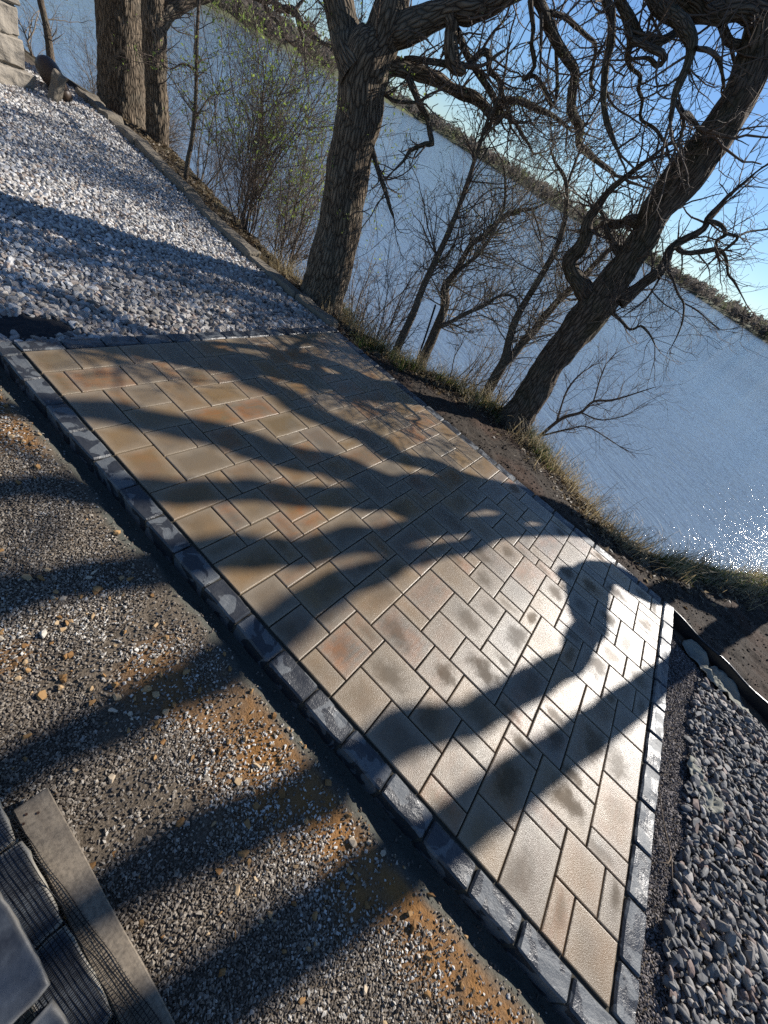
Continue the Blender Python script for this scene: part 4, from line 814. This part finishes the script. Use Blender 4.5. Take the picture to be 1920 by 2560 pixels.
build_tree('RT', 'oak_tree', 'big dark leaning oak with gnarled limbs on the lake bank beside the patio', 'tree', BARK_OAK, 19, 0.46, 2, 56, 0.013, 2, limb_bark=BARK_LIMB, down=0.2, knob=0.14, crown=((3.55, -1.05, 4.4, 5, 2.2, 0.04), (3.5, -1.0, 5.5, 5, 2.2, 0.04)))
build_tree('MT', 'oak_tree', 'stout tree forking into two stems at the corner where patio and gravel meet', 'tree', BARK_PALE, 14, 0.44, 2, 56, 0.010, 3, limb_bark=BARK_LIMB, leafmat=LEAF_GREEN, leafn=420, leafsize=0.022,
           leaf_on=lambda P: (P[:, 2] < 1.9) & (P[:, 1] > 0.5), crown=((2.72, 0.82, 3.3, 4, 1.8, 0.035), (2.5, 1.3, 3.2, 5, 1.8, 0.035), (2.6, 1.0, 4.4, 6, 2.0, 0.04)))
build_tree('LT1', 'old_tree', 'thickest straight furrowed trunk, behind the cap stones of the gravel bed', 'tree', BARK_PALE, 0, 0, 0, 72, 0.022, 4, knob=0.04, crown=((3.6, 5.8, 3.4, 8, 3.0, 0.08),))
build_tree('LT2', 'old_tree', 'narrower rough trunk with a bent limb, just right of the thickest trunk', 'tree', BARK_PALE, 18, 0.46, 2, 48, 0.02, 5, knob=0.10, limb_bark=BARK_LIMB)
build_tree('S1', 'young_tree', 'slender straight young tree leaning over the water between the two oaks', 'tree', BARK_YOUNG, 34, 0.7, 2, 16, 0.002, 6, LEAF_BUD, 1200, 0.018, tw_mat=TWIG)
build_tree('S2', 'young_tree', 'crooked young tree with a low side limb beside the black rod', 'tree', BARK_YOUNG, 60, 0.7, 2, 18, 0.003, 7, LEAF_BUD, 1200, 0.018, tw_mat=TWIG_PALE)
build_tree('S3', 'young_tree', 'young tree splitting low into two stems just left of the leaning oak', 'tree', BARK_YOUNG, 40, 0.6, 2, 18, 0.003, 8, LEAF_BUD, 700, 0.016, tw_mat=TWIG_PALE)
build_tree('SP', 'sapling', 'thin upright sapling behind the ledge, between thick trunks and forked tree', 'sapling', BARK_YOUNG, 26, 0.5, 2, 10, 0.0, 9, LEAF_GREEN, 260, 0.026, tw_mat=TWIG)
build_tree('BS', 'bush', 'low spreading bare bush reaching over the water right of the leaning oak', 'bush', TWIG, 26, 0.4, 2, 8, 0.0, 10, tw_mat=TWIG)
build_tree('DS', 'sapling', 'dark leaning sapling rising behind the limestone pier', 'sapling', BARK_YOUNG, 22, 0.55, 2, 12, 0.0, 12, tw_mat=TWIG_PALE)
build_tree('R1', 'bank_tree', 'tree rooted at the right edge on the bank, casting forked shadows over the patio', 'tree', BARK_OAK, 0, 0, 0, 40, 0.01, 13, limb_bark=BARK_LIMB, crown=((5.0, -5.3, 4.6, 8, 3.0, 0.06), (5.6, -2.6, 4.2, 7, 2.6, 0.05)))

# thickets of bare shrubs on the bank
def build_shrub(x, y, h, stems, spread, seed, label, leaves=0, mat=None, name='bare_shrub', dens=9.0, lean=(0.35, 0.0), rad=0.008, group='bare shrubs on the lake bank'):
    z = float(height(x, y))-0.04
    root = empty(name, (x, y, z), label, 'shrub', group)
    r = np.random.default_rng(seed); T = Tubes(); tips = []
    for k in range(stems):
        a = r.random()*6.283; s = abs(r.normal())*spread
        d = np.array([math.cos(a)*s+lean[0]*0.3, math.sin(a)*s+lean[1], 1.0])
        p = np.array([math.cos(a)*0.08*r.random()*1.5, math.sin(a)*0.08*r.random()*1.5, 0])
        grow(T, r, p, d, h*r.uniform(0.55, 1.05), rad*r.uniform(0.5, 1.2), 3, 0.20, 0.05, tips, 0.09, (0.25, 0.55), dens)
    tag(link('stems', T.mesh('stems'), mat or TWIG, root), kind='stuff')
    if leaves:
        P = np.array(tips); P = P[P[:, 2] > h*0.35]; P = P[r.integers(0, len(P), leaves)]+r.normal(size=(leaves, 3))*0.015
        tag(link('leaves', leaf_mesh('leaves', P, r, 0.034), LEAF_GREEN, root), kind='stuff')
SHRUBS = [  # x, y, height, stems, spread, leaves, pale?, label
    (3.05, 0.95, 1.0, 7, 0.35, 0, 1, 'low pale twiggy shrub at the foot of the forked tree'),
    (3.15, 1.55, 1.5, 8, 0.30, 40, 0, 'bare shrub behind the ledge just left of the forked tree'),
    (3.15, 2.25, 2.3, 11, 0.26, 200, 0, 'tall many stemmed shrub with green buds behind the middle of the ledge'),
    (3.6, 2.0, 2.2, 8, 0.32, 130, 1, 'tall pale shrub with sparse green leaves between sapling and forked tree'),
    (3.5, 2.75, 2.1, 8, 0.30, 150, 0, 'budding shrub beside the thin upright sapling, on its right'),
    (3.6, 3.75, 1.5, 7, 0.36, 30, 1, 'pale bare shrub at the foot of the two thick trunks'),
    (4.2, 3.1, 2.0, 7, 0.36, 80, 1, 'loose shrub lower down the bank behind the thin sapling'),
    (3.2, 0.35, 0.9, 6, 0.45, 0, 1, 'small pale shrub right of the forked tree base'),
    (3.25, 0.0, 1.5, 6, 0.40, 0, 0, 'reddish bare shrub between forked tree and slender young tree'),
    (3.7, 0.3, 1.7, 7, 0.40, 0, 0, 'thin bare shrub leaning over the water behind the reddish one'),
    (3.65, -0.85, 0.8, 6, 0.5, 0, 1, 'low twiggy shrub between crooked and double stemmed young trees'),
    (3.7, -1.38, 0.7, 6, 0.5, 0, 1, 'fine twigs at the left foot of the leaning oak'),
    (4.3, -1.0, 1.5, 6, 0.45, 0, 1, 'spindly shrub below the crest behind the double stemmed tree'),
    (5.0, 8.4, 3.0, 9, 0.24, 0, 1, 'tall pale bare shrub behind the dark leaning sapling'),
    (5.9, 9.8, 3.4, 9, 0.26, 0, 1, 'farthest tall shrub seen between pier and thick trunk'),
    (4.6, 7.0, 1.9, 8, 0.34, 0, 0, 'bare shrub left of the thickest trunk'),
    (5.2, 5.6, 2.2, 7, 0.34, 0, 0, 'bare shrub behind the two thick trunks, near the water'),
]
for k, (x, y, h, st, sp, lv, pale, lab) in enumerate(SHRUBS):
    build_shrub(x, y, h, int(st*1.6), sp*1.1, 400+k, lab, lv*6, TWIG_PALE if pale else TWIG, rad=0.008 if h < 2.5 else 0.02)
# leafless sprigs standing along the crest on the right
for k, (x, y, h, lab) in enumerate(((3.3, -2.35, 0.45, 'few thin upright stems in the grass past the leaning oak'),
                                    (3.35, -2.9, 0.5, 'thin forked weed stems on the crest above the grass'),
                                    (3.75, -3.55, 0.55, 'tall single weed stems beside the sparkling water'),
                                    (4.4, -4.15, 0.5, 'wiry weed stems nearest the right edge tree'))):
    build_shrub(x, y, h, 4, 0.35, 460+k, lab, 0, TWIG, 'weed_stems', 5.0, (0.2, 0.0), 0.0028, 'weed stems on the bank crest')

# ------------------------------------------------------------------ grass, dry stalks, leaf litter, clods on the bank
def blades(name, P, r, hmin, hmax, w, bend, mat, label, cat):
    n = len(P); h = hmin+(hmax-hmin)*r.random(n); a = r.random(n)*6.283
    d = np.stack([np.cos(a), np.sin(a)], 1)*(bend*(0.3+r.random(n)))[:, None]
    s = np.stack([-np.sin(a), np.cos(a), 0*a], 1)*w*0.5
    Q = []
    for t, ww in ((0, 1.0), (0.4, 0.85), (0.75, 0.55)):
        c = P+np.c_[d*(t**1.8)*h[:, None], h*t*(1-0.25*bend*t)]
        Q += [c-s*ww, c+s*ww]
    Q.append(P+np.c_[d*h[:, None], h*(1-0.35*bend)])
    V = np.stack(Q, 1).reshape(-1, 3); k = np.arange(n)[:, None]*7
    F = np.vstack([k+np.array([[0, 1, 3]]), k+np.array([[0, 3, 2]]), k+np.array([[2, 3, 5]]), k+np.array([[2, 5, 4]]), k+np.array([[4, 5, 6]])])
    tag(link(name, mesh_np(name, V, F, False, {'tint': np.repeat(r.random(n), 7)}), mat), label, cat, kind='stuff')
GRASS = mat_leaf('grass blade', (0.05, 0.085, 0.012), (0.14, 0.17, 0.035))
STRAW = mat_leaf('dry straw', (0.20, 0.15, 0.075), (0.36, 0.29, 0.17))
LITTER = mat_leaf('dead leaf', (0.07, 0.045, 0.022), (0.30, 0.235, 0.15))
def bank_cover():
    r = np.random.default_rng(31)
    # green tufts just over the crest
    c = np.c_[np.zeros(200), r.uniform(-6.5, 0.6, 200)]; c[:, 0] = edge_x(c[:, 1])+r.normal(size=200)*0.12-0.02
    clump = vnoise(c[:, 1], c[:, 1]*0, 1.5, 3, 2); c = c[clump > 0.05]
    P = (c[:, None]+r.normal(size=(len(c), 45, 2))*0.05).reshape(-1, 2)
    P = np.c_[P, height(P[:, 0], P[:, 1])-0.01]
    blades('grass', P, r, 0.05, 0.15, 0.006, 0.9, GRASS, 'short green grass tufts along the crest of the lake bank', 'grass')
    c = np.c_[np.zeros(330), r.uniform(-5.5, 1.4, 330)]; c[:, 0] = edge_x(c[:, 1])+r.normal(size=330)*0.16-0.03
    P = (c[:, None]+r.normal(size=(len(c), 16, 2))*0.05).reshape(-1, 2)
    P = np.c_[P, height(P[:, 0], P[:, 1])-0.01]
    blades('dry_grass', P, r, 0.06, 0.36, 0.0045, 0.8, STRAW, 'dry straw coloured grass stalks on the lake bank', 'dry grass')
    P = np.c_[np.zeros(13000), r.uniform(-7, 5.5, 13000)]
    P[:, 0] = edge_x(P[:, 1])+r.normal(size=13000)*0.22-0.08
    P = P[P[:, 0] > np.where(P[:, 1] > 0.09, ledge_x(P[:, 1])+0.15, 2.5)]
    P = np.c_[P, height(P[:, 0], P[:, 1])+0.006]
    n = len(P); a = r.normal(size=(n, 3)); a[:, 2] *= 0.35; a /= np.linalg.norm(a, axis=1)[:, None]
    b = np.cross(a, np.array([0, 0, 1.0])+r.normal(size=(n, 3))*0.4); b /= np.linalg.norm(b, axis=1)[:, None]
    s = (0.014+0.02*r.random(n))[:, None]; up = np.cross(a, b)*s*0.3*r.normal(size=(n, 1))
    V = np.stack([P-a*s, P+b*s*0.55+up, P+a*s, P-b*s*0.55+up], 1).reshape(-1, 3); k = np.arange(n)[:, None]*4
    me = mesh_np('leaf_litter', V, np.vstack([k+np.array([[0, 1, 2]]), k+np.array([[0, 2, 3]])]), False, {'tint': np.repeat(r.random(n)**1.5, 4)})
    tag(link('leaf_litter', me, LITTER), 'dead brown leaves lying along the bank crest', 'leaf litter', kind='stuff')
    # crumbs and clods on the dug strip
    P = np.c_[np.zeros(9000), r.uniform(-7, 0.1, 9000)]
    x0 = np.where(P[:, 1] < -3.6, edging_x(P[:, 1])+0.03, 2.45); e = edge_x(P[:, 1])
    P[:, 0] = x0+(e-x0)*r.random(9000)**0.9
    s = 0.003+0.008*r.random(9000)**5
    CLOD = mat_stones('soil clod', [(0.0, (0.028, 0.02, 0.014)), (0.6, (0.055, 0.04, 0.028)), (0.95, (0.085, 0.062, 0.045)), (1.0, (0.22, 0.19, 0.15))], 0.95, 120)
    tag(scatter_mesh('soil_clods', np.c_[P, height(P[:, 0], P[:, 1])+s*0.3], s, ANG, r, CLOD, (1.2, 1, 0.8), 0.9), 'crumbs and clods of dark soil on the dug strip by the patio', 'soil', kind='stuff')
bank_cover()

# ------------------------------------------------------------------ small things
def tube_obj(name, pts, rad, n, mat, parent=None, step=0.03):
    Q = catmull(np.c_[np.array(pts, float), np.full(len(pts), rad) if np.isscalar(rad) else np.array(rad)], step)
    T = Tubes(); T.add(Q[:, :3], Q[:, 3], n)
    return link(name, T.mesh(name), mat, parent)
BLACK = mat_simple('black plastic', (0.008, 0.008, 0.009), (0.02, 0.02, 0.022), 40, 0.35, 0.2, 0.002)
# black rod stuck in the bank beside the crooked young tree
o = tube_obj('rod', [(3.47, -0.40, -0.5), (3.44, -0.36, 0.0), (3.38, -0.31, 0.44)], 0.010, 10, mat_simple('black rod paint', (0.006, 0.006, 0.007), (0.015, 0.015, 0.016), 30, 0.4, 0.1, 0.001))
tag(o, 'thin straight black rod leaning against the crooked young tree', 'rod')

# black plastic edging strip between river stones and soil
def build_edging():
    ys = np.array([-3.60, -3.75, -3.95, -4.2, -4.5, -4.9, -5.4, -6.0]); xs = edging_x(ys)+0.012*np.sin(ys*9)
    prof = [(-0.004, -0.10), (-0.004, 0.000), (-0.008, 0.006), (-0.004, 0.013), (0.005, 0.013), (0.009, 0.006), (0.005, 0.000), (0.005, -0.10)]
    Q = catmull(np.c_[xs, ys, np.full(len(ys), -0.015)], 0.05); V = []; F = []
    for i, q in enumerate(Q):
        for a, b in prof: V.append((q[0]+a, q[1]+a*0.2, q[2]+b+0.006*math.sin(i*0.9)))
    n = len(prof)
    for i in range(len(Q)-1):
        for k in range(n): F.append((i*n+k, i*n+(k+1) % n, (i+1)*n+(k+1) % n, (i+1)*n+k))
    tag(link('edging_strip', mesh_np('edging_strip', np.array(V), np.array(F)), BLACK), 'black plastic edging strip between the river stones and the dug soil', 'edging')
build_edging()
def cloth(name, pts, seed, thick, mat, label, cat, amp=0.02, res=48, lift=0.0):
    """a crumpled sheet of fabric draped over the terrain inside an outline"""
    P = np.array(pts, float); c = P.mean(0); rings = 16; n = res
    ang = np.arctan2(P[:, 1]-c[1], P[:, 0]-c[0]); order = np.argsort(ang); P = P[order]; ang = ang[order]
    R = np.hypot(P[:, 0]-c[0], P[:, 1]-c[1])
    th = np.linspace(-np.pi, np.pi, n, endpoint=False); rr = np.interp(th, np.r_[ang-2*np.pi, ang, ang+2*np.pi], np.r_[R, R, R])
    V = [(c[0], c[1])]
    for k in range(1, rings+1):
        for t, q in zip(th, rr): V.append((c[0]+math.cos(t)*q*k/rings*(1+0.05*math.sin(t*7+seed)), c[1]+math.sin(t)*q*k/rings*(1+0.05*math.cos(t*5+seed))))
    V = np.array(V); z = height(V[:, 0], V[:, 1])+lift+thick+amp*np.abs(vnoise(V[:, 0]*0.6+V[:, 1]*0.5, V[:, 1]-V[:, 0], 16, seed, 2))+0.55*amp*vnoise(V[:, 0], V[:, 1], 45, seed, 2)
    F3 = [(0, 1+k, 1+(k+1) % n) for k in range(n)]; F4 = []
    for j in range(rings-1):
        for k in range(n): F4.append((1+j*n+k, 1+(j+1)*n+k, 1+(j+1)*n+(k+1) % n, 1+j*n+(k+1) % n))
    me = mesh_np(name, np.c_[V, z], [np.array(F4), np.array(F3)], True)
    o = link(name, me, mat); sm = o.modifiers.new('thickness', 'SOLIDIFY'); sm.thickness = 0.002; sm.offset = -1
    return tag(o, label, cat)
FAB_BLACK = mat_simple('black landscape fabric', (0.010, 0.010, 0.011), (0.028, 0.028, 0.03), 90, 0.8, 0.3, 0.002)
FAB_PALE = mat_simple('grey green geotextile', (0.17, 0.17, 0.135), (0.30, 0.295, 0.25), 60, 0.85, 0.4, 0.003)
cloth('landscape_fabric', [(-0.10, 0.22), (0.02, 0.17), (0.2, 0.16), (0.32, 0.22), (0.30, 0.33), (0.12, 0.37), (-0.06, 0.34)], 1, 0.012, FAB_BLACK, 'patch of black landscape fabric bared in the gravel at the left corner', 'fabric', 0.012, lift=0.02)
cloth('geotextile', [(2.31, -3.78), (2.24, -3.98), (2.18, -4.22), (2.05, -4.26), (2.06, -4.05), (2.15, -3.86), (2.24, -3.76)], 2, 0.01, FAB_PALE, 'crumpled pale geotextile sheet beside the black edging strip', 'fabric', 0.035, lift=0.02)
cloth('geotextile', [(1.28, -3.80), (1.16, -3.83), (1.05, -3.92), (1.1, -3.97), (1.22, -3.9), (1.3, -3.85)], 4, 0.012, FAB_PALE, 'small flap of pale geotextile poking out among the river stones', 'fabric', 0.03, lift=0.02)
# pipe and upright stone by the pier
def build_pipe():
    a = np.array([2.62, 5.62, 0.16]); b = np.array([2.60, 5.12, 0.015]); d = (b-a)
    pr = [(0.0, 0.05), (0.05, 0.10), (0.15, 0.125), (0.35, 0.125), (0.6, 0.11), (0.8, 0.085), (0.9, 0.07), (0.985, 0.066), (1.0, 0.072)]
    Q = catmull(np.array([[*(a+d*t), q] for t, q in pr]), 0.02); T = Tubes(); T.add(Q[:, :3], Q[:, 3], 24)
    clay = mat_simple('brown glazed clay', (0.035, 0.022, 0.014), (0.075, 0.052, 0.036), 7, 0.45, 0.25, 0.006)
    root = empty('clay_pipe', (2.61, 5.3, 0.0), 'dark brown rounded clay pipe lying on its side beside the limestone pier', 'pipe')
    for nm, me in (('body', T.mesh('body')),):
        o = link(nm, me, clay, root); o.location = (-2.61, -5.3, 0)
    T = Tubes(); u = d/np.linalg.norm(d)
    T.add(np.array([b-u*0.01, b+u*0.02]), [0.08, 0.078], 24)
    o = link('rim', T.mesh('rim'), clay, root); o.location = (-2.61, -5.3, 0)
build_pipe()
o = link('upright_stone', rock_mesh('upright_stone', 0.10, 0.12, 0.34, 77, 0.03, 4, 9, 0.02), MAT_LIME, None, (2.45, 4.98, 0.08)); o.rotation_euler = (0.1, 0.35, 0.4)
tag(o, 'pale upright stone chunk standing between the pier and the clay pipe', 'stone')
o = link('dark_cobble', mesh_np('dark_cobble', *round_template(np.random.default_rng(90), 3), True), MAT_RIVER_STONE, None, (0.40, -3.72, -0.035)); o.scale = (0.028, 0.024, 0.02)
tag(o, 'larger dark cobble lying on the grit by the near right border', 'stone')
# dry stick on the grit
STICK = mat_simple('dry stick', (0.10, 0.07, 0.045), (0.22, 0.165, 0.115), 60, 0.8, 0.2, 0.001)
root = empty('stick', (0.70, -3.66, -0.05), 'dry forked stick lying across the grit beside the near right border', 'stick')
o = tube_obj('stem', [(0.23, 0.07, 0.055), (0.10, 0.0, 0.02), (-0.03, -0.06, 0.012), (-0.12, -0.075, 0.01)], [0.0022, 0.0025, 0.003, 0.002], 6, STICK, root)
o = tube_obj('fork', [(-0.03, -0.06, 0.012), (-0.075, -0.045, 0.016), (-0.10, -0.01, 0.008)], [0.003, 0.003, 0.002], 6, STICK, root)

# ------------------------------------------------------------------ pallet corner with netted stones at the near left
WOOD = M('weathered board', 0.8, 0.3)
_p = WOOD.tc.outputs['Object']
_g = WOOD.noise(WOOD.mapping(_p, (60, 5, 60)), 1.0, 5, 0.65); _s = WOOD.noise(_p, 130, 3); _k = WOOD.noise(_p, 9, 3)
_c = WOOD.mix(_g, (0.13, 0.10, 0.07), (0.32, 0.265, 0.195)); _c = WOOD.mix(WOOD.ramp(_s, [(0.3, 0.6), (0.6, 0.0)]), _c, (0.07, 0.058, 0.045))
WOOD.color(WOOD.mix(WOOD.ramp(_k, [(0.62, 0.0), (0.68, 0.55)]), _c, (0.06, 0.045, 0.03))); WOOD.bump(_g, 0.5, 0.002)
def board(name, L, W, H, parent, loc, rz, seed):
    bm = bmesh.new(); bmesh.ops.create_cube(bm, size=1.0); bmesh.ops.scale(bm, vec=(W, L, H), verts=bm.verts)
    bmesh.ops.bevel(bm, geom=list(bm.edges), offset=0.0025, segments=1, affect='EDGES')
    bmesh.ops.subdivide_edges(bm, edges=[e for e in bm.edges if e.calc_length() > 0.2], cuts=14, use_grid_fill=True)
    for v in bm.verts:
        v.co.x += 0.003*noise.noise(Vector((v.co.y*6, seed, 0))); v.co.z += 0.0015*noise.noise(Vector((v.co.y*9, v.co.x*20, seed)))
    o = link(name, bm_mesh(name, bm), WOOD.mat, parent, loc); o.rotation_euler.z = rz; return o
pal = empty('pallet', (-0.80, -2.35, -0.03), 'weathered timber pallet boards under netted border stones at the near left', 'pallet')
board('board', 1.15, 0.072, 0.022, pal, (-0.012, -0.112, 0.046), math.radians(-3.2), 1)
board('board', 1.15, 0.072, 0.022, pal, (-0.165, -0.10, 0.046), math.radians(-3.2), 2)
board('runner', 0.30, 0.05, 0.034, pal, (-0.13, 0.30, 0.016), math.radians(87), 3)
bm = bmesh.new()
for k, (x, y) in enumerate(((0.0, 0.435), (-0.012, 0.42), (0.018, 0.42))):
    bmesh.ops.create_cone(bm, cap_ends=True, segments=8, radius1=0.003, radius2=0.003, depth=0.003, matrix=Matrix.Translation((x, y, 0.0585)))
link('nail_heads', bm_mesh('nail_heads', bm), mat_simple('rusty nail', (0.03, 0.015, 0.01), (0.06, 0.03, 0.02), 60), pal)
def slab_mat(name, edge):
    m = M(name, 0.5, 0.4); p = m.tc.outputs['Object']
    cloud = m.noise(p, 9, 4, 0.6); fine = m.noise(p, 120, 3, 0.6)
    c = m.mix(m.ramp(cloud, [(0.35, 0.0), (0.68, 1.0)]), (0.02, 0.023, 0.03), (0.10, 0.112, 0.125))
    c = m.mix(0.4, c, m.mix(fine, (0.3, 0.3, 0.3), (0.7, 0.7, 0.7)), 'OVERLAY')
    rim = m.attr('rim')
    m.color(m.mix(m.math('MULTIPLY', rim, edge), c, (0.36, 0.32, 0.25))); m.bump(m.noise(p, 40, 4), 0.5, 0.003)
    return m.mat
SLAB_D = slab_mat('tumbled dark stone', 0.28); SLAB_L = slab_mat('stone with mortar lip', 0.95)
def slab(name, L, W, H, loc, rz, seed, mat, label, lip=0.006, group='border stones stacked on the pallet'):
    """a border stone with a ragged lip round its top"""
    n = 12; r = random.Random(seed); per = []
    def edge(ax, ay, bx, by, m):
        for k in range(m): t = k/m; per.append((ax+(bx-ax)*t, ay+(by-ay)*t))
    edge(-W/2, -L/2, W/2, -L/2, 6); edge(W/2, -L/2, W/2, L/2, n); edge(W/2, L/2, -W/2, L/2, 6); edge(-W/2, L/2, -W/2, -L/2, n)
    V = []; rim = []; m = len(per)
    prof = [(0.0, -H, 0), (0.0, -H*0.35, 0.2), (lip*0.8, -lip*0.9, 1), (lip*0.2, 0.0015, 1), (-0.006, 0.001, 0.5), (-0.014, -0.0008, 0.0)]
    for q, (o, z, e) in enumerate(prof):
        for x, y in per:
            ra = math.hypot(x/(W/2), y/(L/2)); cx = 0.0025 if ra > 1.3 else 0
            w = 0.4+1.5*max(0, noise.noise(Vector((x*55+seed*3, y*55, 0)))) if q in (1, 2, 3) else 0.6
            sx = (1 if x > 0 else -1)*(1 if abs(x) > W/2-1e-4 else 0); sy = (1 if y > 0 else -1)*(1 if abs(y) > L/2-1e-4 else 0)
            V.append((x+sx*(o*w-cx), y+sy*(o*w-cx), z+0.001*noise.noise(Vector((x*20, y*20, seed))))); rim.append(e)
    F4 = [(q*m+k, q*m+(k+1) % m, (q+1)*m+(k+1) % m, (q+1)*m+k) for q in range(len(prof)-1) for k in range(m)]
    V.append((0, 0, -0.001)); rim.append(0); last = (len(prof)-1)*m
    F3 = [(last+k, last+(k+1) % m, len(V)-1) for k in range(m)]
    o = link(name, mesh_np(name, np.array(V), [np.array(F4), np.array(F3)], True, {'rim': np.array(rim)}), mat, None, loc)
    o.rotation_euler.z = rz; return tag(o, label, 'stone', group)
slab('stacked_stone', 0.20, 0.09, 0.040, (-0.876, -2.065, 0.070), math.radians(-3), 1, SLAB_L, 'netted stone with pale mortar lip at the far end of the pallet')
slab('stacked_stone', 0.20, 0.09, 0.040, (-0.884, -2.275, 0.070), math.radians(-2), 2, SLAB_L, 'netted stone with pale mortar lip under the top stones')
slab('stacked_stone', 0.20, 0.09, 0.040, (-0.872, -1.855, 0.068), math.radians(-4), 3, SLAB_L, 'netted stone cut off by the left edge beyond the board end')
slab('stacked_stone', 0.205, 0.15, 0.055, (-0.962, -2.140, 0.135), math.radians(-1), 4, SLAB_D, 'largest dark slate coloured stone on top of the netting')
slab('stacked_stone', 0.21, 0.12, 0.055, (-0.955, -2.375, 0.132), math.radians(1), 5, SLAB_D, 'dark stone on the netting nearest the camera, partly cut off')
def build_net():
    T = Tubes(); s = 0.0085
    def zz(x, y):
        on = sstep(-0.822, -0.832, x)
        return 0.0305+0.046*on+0.0006*vnoise(np.asarray(x, float), np.asarray(y, float), 30, 2, 1)
    ys = np.arange(-2.80, -1.80, 0.02)
    for x in np.arange(-0.945, -0.798, s):
        xx = x-(ys+2.35)*0.045+0.0012*np.sin(ys*40+x*300)
        T.add(np.c_[xx, ys, zz(xx, ys)], np.full(len(ys), 0.0009), 3)
    xs = np.arange(-0.95, -0.792, 0.008)
    for y in np.arange(-2.80, -1.80, s):
        xx = xs-(y+2.35)*0.045; yy = y+0.0012*np.sin(xs*90+y*200)
        T.add(np.c_[xx, yy, zz(xx, yy)], np.full(len(xs), 0.0009), 3)
    tag(link('netting', T.mesh('netting'), BLACK), 'black plastic netting draped between the stone layers onto the board', 'netting')
build_net()
